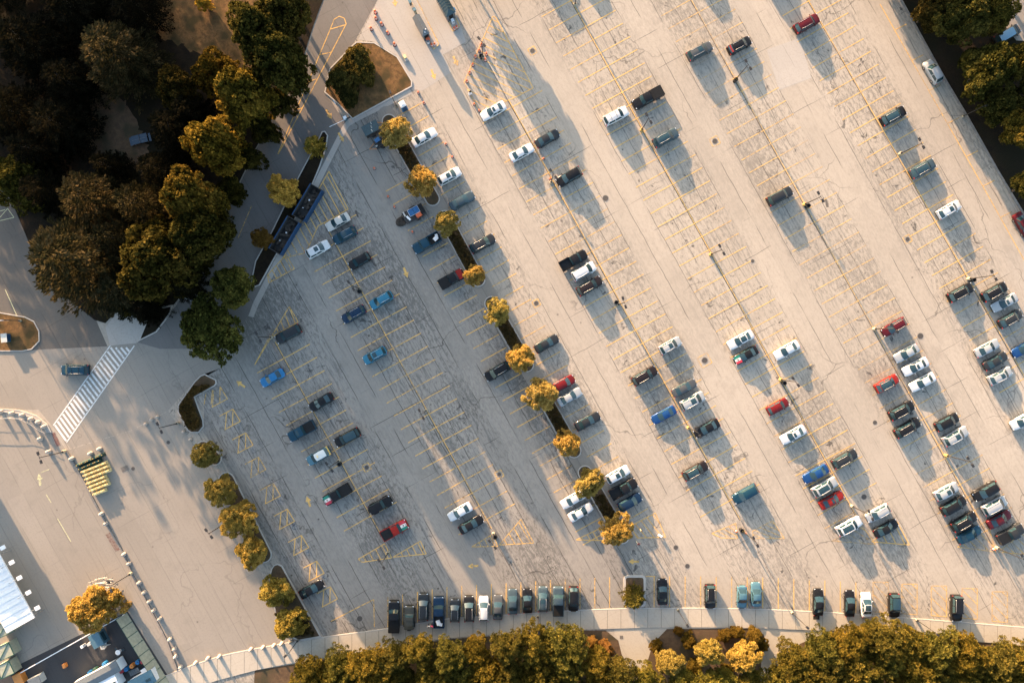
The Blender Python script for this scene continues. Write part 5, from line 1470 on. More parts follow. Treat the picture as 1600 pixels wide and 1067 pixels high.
for x, y, l in [(741, 164, 'upper orange drum left of the white sedan with sunroof'), (749, 174, 'lower orange drum left of the white sedan with sunroof'), (654, 146, 'orange drum above the portable toilet, upper'), (662.5, 162, 'orange drum right of the portable toilet'),
                (697, 226, 'orange drum right of the white sedan by the first median tree'), (707, 246, 'orange drum above the white crossover by the median'), (585.5, 264, 'red-topped drum left of the second median tree'),
                (607, 308, 'dull drum at the stall end above the solar trailer'), (617, 324, 'red drum just above the solar trailer'), (645, 363, 'red drum between the solar trailer and dark teal pickup'), (849, 249, 'small orange drum beside the centre line below white sedan'),
                (1149.5, 829, 'orange drum left of the lamp in the lower hatched triangle'), (1164, 832, 'orange drum right of the lamp in the lower hatched triangle'), (1551, 857, 'orange drum at the base of the lower right lamp'), (859.5, 280, 'orange drum at the lamp base by the black wagon')]:
    drum(x, y, l, .72)
def bin_(px, py, label, r=.38, h=.95):
    c = W(px, py)
    t = thing('trash_bin', (c[0], c[1], .012), label, 'trash bin', 'dark round trash bins')
    MB().lathe((0, 0, 0), [(r * .85, 0), (r, h), (r * .85, h), (r * .8, h - .25)], 14).build('barrel', M['trim'], t)
    MB().lathe((0, 0, 0), [(r * 1.04, h - .06), (r * 1.04, h + .02), (r * .86, h + .02)], 14, cap=False).build('rim', M['rubber'], t)
for x, y, l in [(752, 91, 'black bin left of the lamp in the striped triangle'), (962, 473, 'black bin left of the lamp below the brown wagon'), (1157, 827, 'black bin beside the lamp in the lower hatched triangle'), (1260, 323, 'black bin beside the lamp right of the lone wagon'), (1517, 438, 'black bin beside the lamp at the right cluster'), (1223, 598, 'black bin beside the lamp by the white sedan'), (532, 724, 'black bin beside the lamp by the taxi'), (563, 456, 'black bin beside the shaded lamp'), (1147.5, 127.5, 'black bin beside the lamp by the red-tailed car'), (774, 837, 'dark bin beside the lamp in the hatched triangle')]:
    bin_(x, y, l)
BO = dict(body=MB().lathe((0, 0, 0), [(.36, 0), (.35, .15), (.29, .65), (.22, .92), (.10, 1.02)], 12).mesh('post', M['bollard'], True), foot=MB().lathe((0, 0, 0), [(.42, 0), (.42, .07), (.36, .09)], 12).mesh('foot', M['kerb_dirty']))
def bollard(px, py, label, k=1.0):
    c = W(px, py)
    t = thing('concrete_bollard', (c[0], c[1], .012), label, 'bollard', 'concrete bollards', 0, (k, k, k))
    put('post', BO['body'], t); put('foot', BO['foot'], t)
for k, p in enumerate([(3, 643), (21, 645), (37, 648), (51, 654), (62, 659), (71, 666)]): bollard(*p, ORD[k] + ' bollard from the left picture edge along the curved kerb strip', 1.05)
for (x, y), l in zip([(65, 685), (78, 705), (114, 716), (157, 701), (143, 708)], ['bollard left of the crosswalk end lamp, upper', 'bollard left of the crosswalk end lamp, lower', 'bollard at the left end of the green barriers', 'bollard at the right end of the green barriers', 'bollard behind the middle of the green barriers']): bollard(x, y, l, 1.05)
for k, p in enumerate([(160, 802), (167, 817), (195, 865), (203, 879), (219, 909), (227, 924), (235, 938), (242, 952), (251, 965), (267, 997), (274, 1012), (276, 1024), (284, 1040)]): bollard(*p, ORD[k] + ' bollard from the yellow barriers down the long kerb wall')
for k, p in enumerate([(307, 1034), (326, 1027), (344, 1024), (393, 1013), (412, 1010), (429, 1007), (441, 1004), (455, 1001)]): bollard(*p, ORD[k] + ' bollard from the left along the sidewalk edge')
for k, p in enumerate([(229, 662), (238, 655), (247, 651), (288, 674), (299, 686)]): bollard(*p, ['bollard leftmost on the joint left of the bent island', 'bollard in the middle of the joint left of the bent island', 'bollard nearest the bent island on the joint', 'pale bollard just below the twin lamp at the bent island', 'pale bollard between the bent island and the lone round tree'][k], .8)
for (x, y), l in zip([(1211, 1024), (1216, 1021)], ['left', 'right']): bollard(x, y, l + ' small pale post on the path between the middle and right groves', .7)
# boulders by the sidewalk
for k, (x, y, r) in enumerate([(478, 1036, .55), (485, 1034, .5), (474, 1041, .4)]):
    c = W(x, y); rj = random.Random(k)
    bm = bmesh.new(); bmesh.ops.create_icosphere(bm, subdivisions=2, radius=r)
    for v in bm.verts: v.co *= rj.uniform(.8, 1.12); v.co.z = max(-.1, v.co.z * .7)
    me = bpy.data.meshes.new('boulder'); bm.to_mesh(me); bm.free(); me.materials.append(M['bollard'])
    tag(put('boulder', me, None, (c[0], c[1], .25)), ['largest pale boulder beside the small bush at the left grove', 'rear pale boulder beside the small bush at the left grove', 'smallest pale boulder at the left end of the left grove'][k], 'boulder', 'boulders by the left grove')

# ---------------------------------------------------------------- stacked plastic barriers
def barrier_mesh(mat):
    prof = [(-.27, 0), (.27, 0), (.27, .22), (.13, .50), (.10, .92), (-.10, .92), (-.13, .50), (-.27, .22)]
    mb = MB(); L = 1.12; n = len(prof)
    mb.add([(-L / 2, y, z) for y, z in prof] + [(L / 2, y, z) for y, z in prof], [tuple(range(n - 1, -1, -1)), tuple(range(n, 2 * n))] + [(i, (i + 1) % n, n + (i + 1) % n, n + i) for i in range(n)])
    return mb.mesh('barrier_body', mat)
BR = {'yellow': barrier_mesh(M['yellow_plastic']), 'green': barrier_mesh(M['green_plastic'])}
CAP = MB().box((-.35, 0, .945), (.16, .16, .06)).box((.35, 0, .945), (.16, .16, .06)).mesh('filler_cap', M['pier_yellow'])
FT = MB().box((0, 0, .06), (.9, .66, .12)).mesh('foot', M['rubber'])
def barrier(px, py, col, label, rz):
    c = W(px, py, .8)
    t = thing('plastic_barrier', (c[0], c[1], .01), label, 'barrier', col + ' plastic barriers stored by the crosswalk', rz)
    put('barrier_body', BR[col], t, scale=(1, 1.25, 1)); put('filler_cap', CAP, t); put('foot', FT, t)
ROWS = [((131, 736), 4), ((134, 741.5), 4), ((136.5, 747.5), 4), ((139, 754), 3), ((142, 759.5), 3), ((144.5, 765), 3), ((149, 771), 2)]
for r, ((x, y), n) in enumerate(ROWS):
    for k in range(n):
        barrier(x + k * 9.9, y - k * 3.9, 'yellow', 'yellow barrier, %s in the %s yellow row from the green ones' % (ORD[k], ORD[r]), math.radians(21))
for r, ((x, y), n) in enumerate([((123, 726), 5), ((126.5, 731.5), 4)]):
    for k in range(n):
        barrier(x + k * 8.4, y - k * 3.6, 'green', 'green barrier, %s from the left in the %s green row' % (ORD[k], ('upper', 'lower')[r]), math.radians(22))

# ---------------------------------------------------------------- booths, toilet, gate, containers, trailers
def booth(px, py, rz, L, Wd, roofmat, label, ribs, unit_on):
    c = W(px, py, 1.5)
    t = thing('toll_booth', (c[0], c[1], .15), label, 'booth', 'booths in the entry lanes', rz)
    MB().box((0, 0, 1.15), (L - .3, Wd - .25, 2.3)).build('wall', M['roof_grey'], t)
    for sg in (1, -1):
        MB().box((0, sg * (Wd / 2 - .115), 1.45), (L * .55, .03, .9)).build('window', M['glass'], t)
    MB().box((L / 2 - .14, 0, 1.05), (.04, .8, 2.0)).build('door', M['trim'], t)
    h = Wd / 2
    rf = MB(); hip = min(.9, L * .3)
    v = [(-L / 2, -h, 2.3), (L / 2, -h, 2.3), (L / 2, h, 2.3), (-L / 2, h, 2.3), (-L / 2 + .02, 0, 2.95), (L / 2 - hip, 0, 2.95)]
    rf.add(v, [(0, 1, 5, 4), (2, 3, 4, 5), (1, 2, 5), (3, 0, 4), (3, 2, 1, 0)])
    ro = rf.build('roof', roofmat, t)
    for k in range(ribs):
        x = -L / 2 + (L - hip) * (k + .5) / ribs
        for sg in (1, -1):
            MB().tube([(x, 0, 2.97), (x, sg * h, 2.32)], .025, 4).build('seam', roofmat, ro)
    if unit_on:
        MB().box((L / 2 - .55, -.1, 2.62), (.55, .16, .1), .5).box((L / 2 - .75, .22, 2.66), (.16, .5, .1), .5).build('roof_unit', M['white_metal'], t)
        MB().box((L / 2 + .25, 0, 1.2), (.35, .65, .5)).build('sign_box', M['orange'], t)
    return t
def lane_island(pts, label):
    c = W(sum(p[0] for p in pts) / len(pts), sum(p[1] for p in pts) / len(pts))
    poly = [(x - c[0], y - c[1]) for x, y in WP(pts)]
    t = thing('lane_island', (c[0], c[1], 0.01), label, 'traffic island', 'raised islands under the booths')
    MB().prism(poly, 0, .15).build('deck', M['apron'], t)
    n = len(poly); mb = MB()
    for i in range(n): mb.strip(poly[i], poly[(i + 1) % n], .2, .153 + .0006 * (i % 2))
    mb.build('painted_edge', M['yellow_faded'], t)
lane_island([(636, -10), (644, -14), (686, 70), (678, 78)], 'raised concrete strip under the grey booth')
lane_island([(676, -22), (688, -26), (718, 42), (708, 50)], 'raised concrete strip under the dark booth')
ba = math.radians(-61)
booth(659, 44, ba, 3.9, 1.45, M['roof_grey'], 'grey gabled booth with red box on its lane strip', 0, True)
booth(696, 10, ba, 4.6, 1.9, M['roof_dark'], 'dark booth with ribbed teal roof at the top edge', 7, False)
def ticket(px, py, label, mat, mat2):
    c = W(px, py)
    t = thing('ticket_machine', (c[0], c[1], .16), label, 'ticket machine', 'machines on the booth strips', ba)
    MB().box((0, 0, .55), (.5, .42, 1.1)).build('cabinet', mat, t); MB().box((0, 0, 1.13), (.6, .52, .07)).build('hood', mat2, t); MB().box((.26, 0, .85), (.02, .3, .25)).build('screen', M['glass'], t)
ticket(649, 20, 'pale green machine at the upper end of the grey booth', M['cream_metal'], M['teal_metal']); ticket(669, 68, 'pale blue machine below the grey booth', M['white_metal'], M['teal_metal'])
ticket(708, 37, 'white machine below the dark booth', M['white_metal'], M['white_metal']); ticket(710, 20, 'white machine right of the dark booth', M['white_metal'], M['blue_plastic']); ticket(642, 8, 'grey machine at the top of the grey booth strip', M['roof_grey'], M['teal_metal'])
c = W(634, 92)
t = thing('lane_block', (c[0], c[1], .01), 'yellow concrete block at the corner of the triangular island', 'concrete block', None, ba)
MB().box((-.2, 0, .3), (.7, .55, .6), 0, 0, .9).build('block', M['yellow_plastic'], t); MB().box((.35, 0, .2), (.35, .7, .4)).build('step', M['kerb'], t)
# portable toilet
c = W(630, 166, 1.2)
t = thing('portable_toilet', (c[0], c[1], .01), 'portable toilet with white roof and blue walls by the lamp', 'portable toilet', None, math.radians(-61))
MB().box((0, 0, 1.08), (1.15, 1.12, 2.1), 0, 0, .95).build('wall', M['blue_plastic'], t)
MB().lathe((0, 0, 2.1), [(.76, 0), (.78, .06), (.60, .20), (.2, .28)], 4).build('roof', M['white_metal'], t, rz=0).rotation_euler = (0, 0, math.pi / 4)
MB().box((.585, 0, 1.05), (.03, .7, 1.85)).build('door', M['blue_steel'], t); MB().tube([(-.4, .4, 2.1), (-.4, .4, 2.6)], .05, 6).build('vent_pipe', M['white_metal'], t)
# gate
c = W(541, 187)
t = thing('barrier_gate', (c[0], c[1], .01), 'white lifting-arm gate at the lot entrance beside the triangular island', 'gate', None, math.radians(205))
MB().box((0, 0, .55), (.55, .45, 1.1)).build('cabinet', M['teal_metal'], t); MB().box((0, 0, 1.12), (.62, .52, .06)).build('lid', M['white_metal'], t)
MB().box((1.6, .3, .95), (3.3, .07, .10)).build('arm', M['white_metal'], t); MB().box((-.6, .3, .95), (.7, .2, .22)).build('counterweight', M['dark_steel'], t)
def sign(px, py, label, rz, w=1.1, h=.8, mat='blue_plastic', z=1.6):
    c = W(px, py)
    t = thing('signboard', (c[0], c[1], .01), label, 'sign', None, rz)
    for sg in (1, -1): MB().tube([(sg * w * .4, 0, 0), (sg * w * .4, 0, z + h * .4)], .035, 6).build('post', M['pole_pale'], t)
    MB().box((0, .05, z), (w, .06, h)).build('panel', M[mat], t); MB().box((0, .05, z + h / 2 + .03), (w + .06, .10, .05)).build('frame', M['white_metal'], t)
sign(527, 165, 'blue sign at the left side of the triangular island', math.radians(120), .9, .6, 'teal_metal')
sign(301, 469, 'blue-green sign at the road edge above the broad dark tree', math.radians(-25), 1.5, .9, 'teal_metal')
sign(6, 502, 'blue and white sign on the brown grass island', math.radians(5), 2.6, 1.0, 'teal_metal', 1.2)
c = W(10, 528, .5)
t = thing('utility_cabinet', (c[0], c[1], .1), 'blue metal cabinet on the brown grass island at left', 'cabinet', None, 0.1)
MB().box((0, 0, .5), (1.0, 1.5, 1.0)).build('housing', M['teal_metal'], t); MB().box((0, 0, 1.03), (1.1, 1.6, .06)).build('lid', M['lens'], t); MB().box((.51, 0, .5), (.02, 1.2, .8)).build('door', M['blue_steel'], t)
c = W(734.5, 147)
t = thing('sign_stand', (c[0], c[1], .01), 'small black and white stand at the striped triangle edge', 'sign', None, .5)
MB().box((0, 0, .5), (.7, .5, .9), 0, 0, .4).build('panel', M['white_metal'], t); MB().box((.1, .0, .98), (.4, .35, .05)).build('top', M['trim'], t)

def container(px, py, label, L=6.6, Wd=2.45, H=1.7):
    c = W(px, py, H * .6)
    t = thing('roll_off_container', (c[0], c[1], .06), label, 'container', 'blue open containers', math.radians(59.4))
    for sg in (1, -1):
        w = MB().box((0, sg * (Wd / 2 - .05), H / 2 + .15), (L, .10, H)).build('side_wall', M['blue_steel'], t)
        for k in range(9):
            MB().box((-L / 2 + L * (k + .5) / 9, sg * (Wd / 2 + .04), H / 2 + .15), (.12, .08, H - .1)).build('rib', M['blue_steel'], w)
        MB().box((0, sg * (Wd / 2 - .02), H + .18), (L, .11, .10)).build('top_rail', M['blue_steel'], t)
        MB().box((0, sg * (Wd / 2 - .115), H / 2 + .12), (L - .02, .03, H - .02)).build('dark_inner_face', M['dark_steel'], t)  # dark boxes added inside the walls so the interior reads dark
    for sg in (1, -1):
        MB().box((sg * (L / 2 - .05), 0, H / 2 + .15), (.10, Wd - .2, H)).build('end_wall', M['dark_steel'], t)
    MB().box((0, 0, .2), (L - .2, Wd - .2, .1)).build('floor', M['dark_steel'], t)
    rj = random.Random(int(px)); mb = MB()
    for k in range(26):
        mb.box((rj.uniform(-L / 2 + .5, L / 2 - .5), rj.uniform(-.9, .9), .4 + rj.uniform(0, .3)), (rj.uniform(.3, 1.4), rj.uniform(.2, .6), rj.uniform(.2, .5)), rj.uniform(0, 3))
    mb.build('debris', M['rust'], t)
    MB().box((.6, .2, .85), (.28, .22, .25), .4).box((-1.2, .5, .8), (.14, .18, .2), .8).build('white_scrap', M['white_metal'], t)
container(482, 318, 'upper blue open container with rubble, nearest the golden sapling')
container(446, 369, 'lower blue open container beside the white crossover', 6.8)
# light and solar trailers
def trailer(px, py, rz, label, L, Wd, solar, solid):
    c = W(px, py, .7)
    t = thing('equipment_trailer', (c[0], c[1], .012), label, 'trailer', 'equipment trailers by the median', rz, (1.2, 1.25, 1.1) if solid else None)
    MB().box((0, 0, .62), (L, Wd, .14)).build('deck', M['dark_steel'], t)
    MB().box((0, 0, .30), (L * .9, Wd * .8, .4)).build('chassis', M['cargo'], t)
    for sg in (1, -1):
        MB().lathe((0, 0, 0), [(.18, -.1), (.33, -.1), (.33, .1), (.18, .1)], 12).build('wheel', M['tyre'], t, loc=(-.2, sg * (Wd / 2 + .08), .33)).rotation_euler = (math.pi / 2, 0, 0)
        MB().box((-.2, sg * (Wd / 2 + .08), .72), (.9, .26, .05)).build('mudguard', M['dark_steel'], t)
        MB().tube([(L / 2, sg * Wd * .4, .55), (L / 2 + 1.25, 0, .5)], .05, 6).build('drawbar', M['orange_box'] if not solid else M['rust'], t)
    return t
t = trailer(647, 334, math.radians(209), 'solar trailer with orange box and coiled hose in the stall by the median', 3.4, 1.75, True, True)
for x in (-.42, .42): 
    s_ = MB().box((x * 1.0 - .15, -.25, 1.25), (.80, .95, .05)).build('solar_panel', M['solar'], t); MB().box((x - .15, -.25, 1.215), (.88, 1.03, .04)).build('frame', M['white_metal'], s_)
MB().box((-.55, .55, .95), (.85, .6, .5), .1).build('engine_box', M['orange'], t); MB().box((1.05, .25, .90), (.3, .75, .35), .3).build('white_tank', M['white_metal'], t); MB().box((1.35, -.55, .85), (.2, .7, .3)).build('tool_box', M['lens'], t)
MB().box((-1.35, -.1, .8), (.6, 1.3, .2)).build('rear_box', M['cargo'], t); MB().tube([(-.1, .3, .7), (-.1, .3, 1.22)], .06, 6).build('mast', M['dark_steel'], t)
cm = MB()
for k in range(9): cm.tube([((.10 + .085 * k) * math.cos(a * .45) * 1.1 + 2.3, (.08 + .07 * k) * math.sin(a * .45), .26 - .02 * k + .04 * (k % 2)) for a in range(15)], .06, 5)
cm.build('hose_coil', M['rust'], t)
t = trailer(581, 203, math.radians(28), 'dark board trailer with six white lamps under the first median tree', 2.9, 2.0, False, False)
MB().box((0, 0, 1.7), (3.0, 1.9, .10), 0).build('sign_panel', M['roof_dark'], t); MB().tube([(0, 0, .6), (0, 0, 1.68)], .09, 8).build('mast', M['dark_steel'], t)
for x in (-.7, 0, .7):
    for y in (-.02, .24): MB().lathe((x * .35 + .2, y + x * .9, 1.75), [(.09, 0), (.09, .03), (.05, .05)], 8).build('lamp', M['lens'], t)
t = trailer(594, 224, math.radians(208), 'light tower trailer with blue panel and orange drawbar by the first median tree', 2.0, 1.5, True, False)
s_ = MB().box((.15, -.5, 1.5), (1.0, .75, .06), .1).build('solar_panel', M['solar'], t); MB().box((-.3, .2, 1.0), (1.2, 1.1, .7)).build('engine_box', M['cargo'], t); MB().box((.8, .2, .85), (.35, .2, .3)).build('winch', M['lens'], t)

# blue table in the wood
c = W(217, 217, 1)
t = thing('ping_pong_table', (c[0], c[1], .06), 'blue table with white lines in the dark wood', 'table', None, math.radians(14))
for sg in (1, -1):
    tp = MB().box((sg * .72, 0, .76), (1.40, 1.6, .05)).build('table_top', M['table_blue'], t); MB().box((sg * .72, 0, .79), (1.38, .04, .01)).build('line', M['roof_grey'], tp)
    for y in (-.6, .6): MB().box((sg * 1.2, y, .37), (.06, .06, .74)).build('leg', M['pole_pale'], t)
    MB().box((sg * 1.75, 0, .45), (.4, 1.5, .06)).build('bench', M['table_blue'], t)
MB().box((0, 0, .84), (.03, 1.7, .15)).build('net', M['roof_grey'], t)

# railing by the curved kerb strip
c = W(35, 664)
t = thing('railing', (c[0], c[1], .01), 'curved pale railing below the row of bollards at left', 'railing')
RL = [(-60, 652), (-20, 652), (8, 653), (26, 652), (40, 655), (55, 663), (68, 672), (76, 675)]
rl = [(x - c[0], y - c[1]) for x, y in WP(RL)]
MB().tube([(x, y, 1.05) for x, y in rl], .035, 5).build('top_rail', M['pole_pale'], t); MB().tube([(x, y, .55) for x, y in rl], .025, 5).build('mid_rail', M['pole_pale'], t)
for x, y in rl: MB().tube([(x, y, 0), (x, y, 1.05)], .03, 5).build('post', M['pole_pale'], t)
# stacked crowd barriers around the large golden tree
CBm = MB()
for z in (.12, 1.05): CBm.tube([(-1.15, 0, z), (1.15, 0, z)], .022, 5)
for k in range(12): CBm.tube([(-1.15 + k * 2.3 / 11, 0, .12), (-1.15 + k * 2.3 / 11, 0, 1.05)], .011, 4)
CBm = CBm.mesh('bar_panel', M['pole_pale']); CBf = MB().box((-.8, 0, .03), (.06, .6, .05)).box((.8, 0, .03), (.06, .6, .05)).mesh('foot', M['pole_pale'])
cb = [(148, 906, 17), (158, 902, 12), (168, 903, -8), (172, 910, -20), (178, 917, -35), (184, 925, -55), (189, 935, -62), (192, 946, -66), (186, 917, -50), (165, 909, 5)]
for k, (x, y, a) in enumerate(cb):
    c = W(x, y)
    t = thing('crowd_barrier', (c[0], c[1], .012), 'steel crowd barrier, %s clockwise around the large golden tree' % ORD[k], 'crowd barrier', 'crowd barriers round the golden tree', math.radians(a))
    b_ = put('bar_panel', CBm, t); b_.rotation_euler = (math.radians(35 + 6 * (k % 4)), 0, 0); put('foot', CBf, t)

# ---------------------------------------------------------------- fenced compound, lower left
c = W(198, 956)
fd = Vector(W(268, 1070)) - Vector(W(198, 956)); fl = fd.length; fa = math.atan2(fd.y, fd.x)
t = thing('mesh_fence', (c[0], c[1], .012), 'fence of leaning cream panels in green frames round the compound', 'fence', None, fa)
NP = 8; pl = fl / NP
for k in range(NP):
    m_ = MB().add([(k * pl + .06, 0, .1), ((k + 1) * pl - .06, 0, .1), ((k + 1) * pl - .06, -.75, 2.3), (k * pl + .06, -.75, 2.3)], [(0, 1, 2, 3)])
    m_.add([(k * pl + .06, .03, .1), ((k + 1) * pl - .06, .03, .1), ((k + 1) * pl - .06, -.72, 2.3), (k * pl + .06, -.72, 2.3)], [(3, 2, 1, 0)])
    p_ = m_.build('panel', M['cream_metal'], t)
    MB().tube([(k * pl, 0.04, 0), (k * pl, -.74, 2.4)], .05, 5).build('post', M['green_frame'], t)
    MB().tube([(k * pl, -.78, 2.32), ((k + 1) * pl, -.78, 2.32)], .035, 5).build('top_rail', M['green_frame'], t)
    MB().tube([(k * pl + .2, -.1, .35), ((k + .5) * pl, -.5, 1.5), ((k + 1) * pl - .3, -.3, 1.0)], .02, 4).build('wire', M['green_frame'], p_)
A_ = Vector(W(30, 1051)); B_ = Vector(W(199, 956)); d_ = B_ - A_
t = thing('barrier_rail', (A_.x, A_.y, .012), 'long white barrier rail between the paving and the compound', 'barrier', None, math.atan2(d_.y, d_.x))
MB().box((d_.length / 2, 0, 1.0), (d_.length, .14, .18)).build('rail', M['white_metal'], t)
for k in range(11): MB().box((d_.length * (k + .3) / 11, 0, .5), (.12, .12, 1.0)).build('post', M['pole_pale'], t)
# tent with corrugated roof and floodlights
c = W(4, 925, 3)
t = thing('white_tent', (c[0], c[1], .012), 'white corrugated shelter roof cut by the left edge', 'shelter', None, math.radians(-61))
mb = MB(); NL = 22; LL = 13.5; WW = 5.6
for k in range(NL):
    x0, x1 = -LL / 2 + LL * k / NL, -LL / 2 + LL * (k + 1) / NL; z = 3.0 + .06 * (k % 2)
    for (ya, za), (yb, zb_) in (((-WW / 2, 0), (0, .5)), ((0, .5), (WW / 2, 0))):
        mb.add([(x0, ya, z + za), (x1, ya, z + za), (x1, yb, z + zb_), (x0, yb, z + zb_)], [(0, 1, 2, 3)])
mb.build('roof', M['white_metal'], t)
for sx in (-1, 1):
    for sy in (-1, 1): MB().tube([(sx * LL * .46, sy * WW * .45, 0), (sx * LL * .46, sy * WW * .45, 3.0)], .08, 6).build('post', M['pole_pale'], t)
for sy in (-1, 1): MB().box((0, sy * WW / 2, 2.95), (LL, .08, .22)).build('eave', M['white_metal'], t)
for k, (x, y) in enumerate([(3, 856), (17, 879), (29, 903), (43, 926), (57, 950)]):
    c = W(x, y, 4.0)
    t = thing('floodlight', (c[0], c[1], .012), 'white floodlight on an arm from the shelter, %s from the top' % ORD[k], 'floodlight', 'floodlights along the shelter', math.radians(28))
    MB().tube([(-2.4, 0, 3.5), (0, 0, 4.0)], .035, 5).build('arm', M['pole_pale'], t); MB().tube([(-2.4, 0, 0), (-2.4, 0, 3.5)], .05, 6).build('pole', M['pole_pale'], t)
    h_ = MB().box((.2, 0, 4.02), (.95, .70, .14)).build('lamp_head', M['white_metal'], t); MB().box((.2, 0, 3.93), (.7, .5, .04)).build('lens', M['lens'], h_)
# cream containers at the left edge
for k, (x, y, w, l) in enumerate([(5, 983, 2.2, 3.4), (6, 1018, 2.4, 3.0), (8, 1046, 2.4, 2.6)]):
    c = W(x, y, 2)
    t = thing('cream_container', (c[0], c[1], .012), ['cream mesh crate just below the white shelter', 'cream mesh crate in the middle at the left edge', 'cream mesh crate lowest at the left edge'][k], 'crate', 'cream crates at the left edge', math.radians(25))
    MB().box((0, 0, 1.0), (l, w, 2.0)).build('body', M['cream_metal'], t)
    for sg in (1, -1):
        MB().box((sg * l / 2, 0, 2.02), (.12, w + .1, .1)).build('frame', M['green_frame'], t); MB().box((0, sg * w / 2, 2.03), (l, .12, .1)).build('frame', M['green_frame'], t)
    MB().tube([(-l / 2, -w / 2, 2.06), (l / 2, w / 2, 2.06)], .06, 5).build('strap', M['green_frame'], t)
# compound contents
def crate(px, py, d, rz, mat, lidmat, label, name='storage_box', cat='box', z=0.0):
    c = W(px, py, d[2])
    t = thing(name, (c[0], c[1], .014 + z), label, cat, None, math.radians(rz))
    MB().box((0, 0, d[2] / 2), d).build('body', M[mat], t); MB().box((0, 0, d[2] + .03), (d[0] * 1.03, d[1] * 1.03, .06), 0, 0, .97).build('lid', M[lidmat], t)
    return t
t = crate(150, 1000, (2.0, 2.5, 1.9), 28, 'teal_metal', 'teal_metal', 'steel blue cabin box below the large golden tree', 'cabin_box', 'cabin')
MB().box((1.02, 0, 1.1), (.04, 1.6, .9)).build('window', M['glass'], t)
crate(139, 1006, (.7, .5, 1.0), 28, 'white_metal', 'lens', 'small white box left of the steel blue cabin, right one'); crate(128, 1010, (.5, .5, .9), 28, 'white_metal', 'white_metal', 'small white box left of the steel blue cabin, left one')
crate(100, 1040, (.55, .75, .6), 20, 'orange_box', 'orange_box', 'small brown carton on the dark compound ground'); crate(28, 1061, (1.5, 2.0, 1.2), 25, 'orange_box', 'orange_box', 'orange crate at the lower left corner'); crate(54, 1064, (2.2, 1.5, 1.4), 25, 'lens', 'roof_grey', 'grey cabinet right of the orange crate', 'steel_cabinet', 'cabinet')
def round_table(px, py, label):
    c = W(px, py, .8)
    t = thing('round_table', (c[0], c[1], .014), label, 'table', 'round tables in the compound')
    MB().lathe((0, 0, .74), [(.46, 0), (.48, .03), (.44, .05)], 16).build('table_top', M['white_metal'], t); MB().tube([(0, 0, 0), (0, 0, .74)], .05, 6).build('pedestal', M['pole_pale'], t); MB().lathe((0, 0, 0), [(.3, 0), (.26, .04)], 12).build('base', M['pole_pale'], t)
    for a, side in ((.4, 'right'), (2.4, 'upper left'), (4.4, 'lower')):
        c2 = W(px, py, .8)
        s_ = thing('stool', (c2[0] + .8 * math.cos(a), c2[1] + .8 * math.sin(a), .014), side + ' dark stool at the ' + label, 'stool', 'stools at the ' + label)
        MB().lathe((0, 0, .42), [(.18, 0), (.18, .04)], 10).build('seat', M['roof_dark'], s_)
        for q in range(4): MB().tube([(.14 * math.cos(q * 1.57), .14 * math.sin(q * 1.57), 0), (.1 * math.cos(q * 1.57), .1 * math.sin(q * 1.57), .42)], .015, 4).build('leg', M['pole_pale'], s_)
round_table(184, 1019, 'round white table in the middle of the compound'); round_table(212, 1004, 'round white table near the cream fence')
def barrel(px, py, mat, label):
    c = W(px, py, 1.0)
    t = thing('plastic_barrel', (c[0], c[1], .014), label, 'barrel', 'barrels in the compound')
    MB().lathe((0, 0, 0), [(.38, 0), (.42, .3), (.42, .8), (.38, .95), (.34, .97)], 14).build('drum_body', M[mat], t); MB().lathe((.1, .1, .97), [(.07, 0), (.07, .04)], 8).build('cap', M['trim'], t)
for a in [(139, 1052, 'blue_plastic', 'blue barrel at the left end of the long grey roof'), (147, 1047, 'green_plastic', 'green barrel beside the blue one at the long grey roof'), (162, 1038, 'blue_plastic', 'blue barrel above the long grey roof'), (214, 1035, 'blue_plastic', 'light blue barrel beside the stair rails'), (196, 1046, 'blue_plastic', 'blue barrel between the red and tan barrels'), (188, 1049, 'red_plastic', 'red barrel at the end of the long grey roof'), (205, 1041, 'orange_box', 'tan barrel between two blue barrels'), (222, 1034, 'red_plastic', 'dark red barrel nearest the cream fence')]: barrel(*a)
def shed(px, py, L, Wd, H, rz, mat, label, vents=0):
    c = W(px, py, H)
    t = thing('site_trailer', (c[0], c[1], .014), label, 'trailer', 'trailers in the compound', math.radians(rz))
    MB().box((0, 0, H / 2 + .2), (L, Wd, H - .4)).build('wall', M['white_metal'], t)
    MB().add([(-L / 2 - .1, -Wd / 2 - .1, H), (L / 2 + .1, -Wd / 2 - .1, H), (L / 2 + .1, Wd / 2 + .1, H), (-L / 2 - .1, Wd / 2 + .1, H), (-L / 2 - .1, 0, H + .18), (L / 2 + .1, 0, H + .18)], [(0, 1, 5, 4), (2, 3, 4, 5), (1, 2, 5), (3, 0, 4), (3, 2, 1, 0)]).build('roof', M[mat], t)
    for k in range(3): MB().box((-L / 3 + k * L / 3, -Wd / 2 - .01, H * .55), (.8, .04, .7)).build('window', M['glass'], t)
    MB().box((L * .42, Wd / 2 + .01, H * .42), (.8, .04, H * .7)).build('door', M['roof_grey'], t)
    for k in range(vents): MB().box((L * .2 + k * .5, -.3, H + .12), (.35, .5, .25)).build('roof_vent', M['roof_dark'], t)
shed(150, 1058, 9.0, 1.9, 2.6, 28, 'roof_grey', 'long trailer with pale grey roof in the compound'); shed(170, 1068, 3.2, 2.4, 2.4, 28, 'white_metal', 'short white trailer with roof vents below the grey one', 2)
shed(222, 1064, 4.6, 2.2, 2.3, 28, 'teal_metal', 'blue-roofed trailer at the fence corner at the bottom edge', 2)
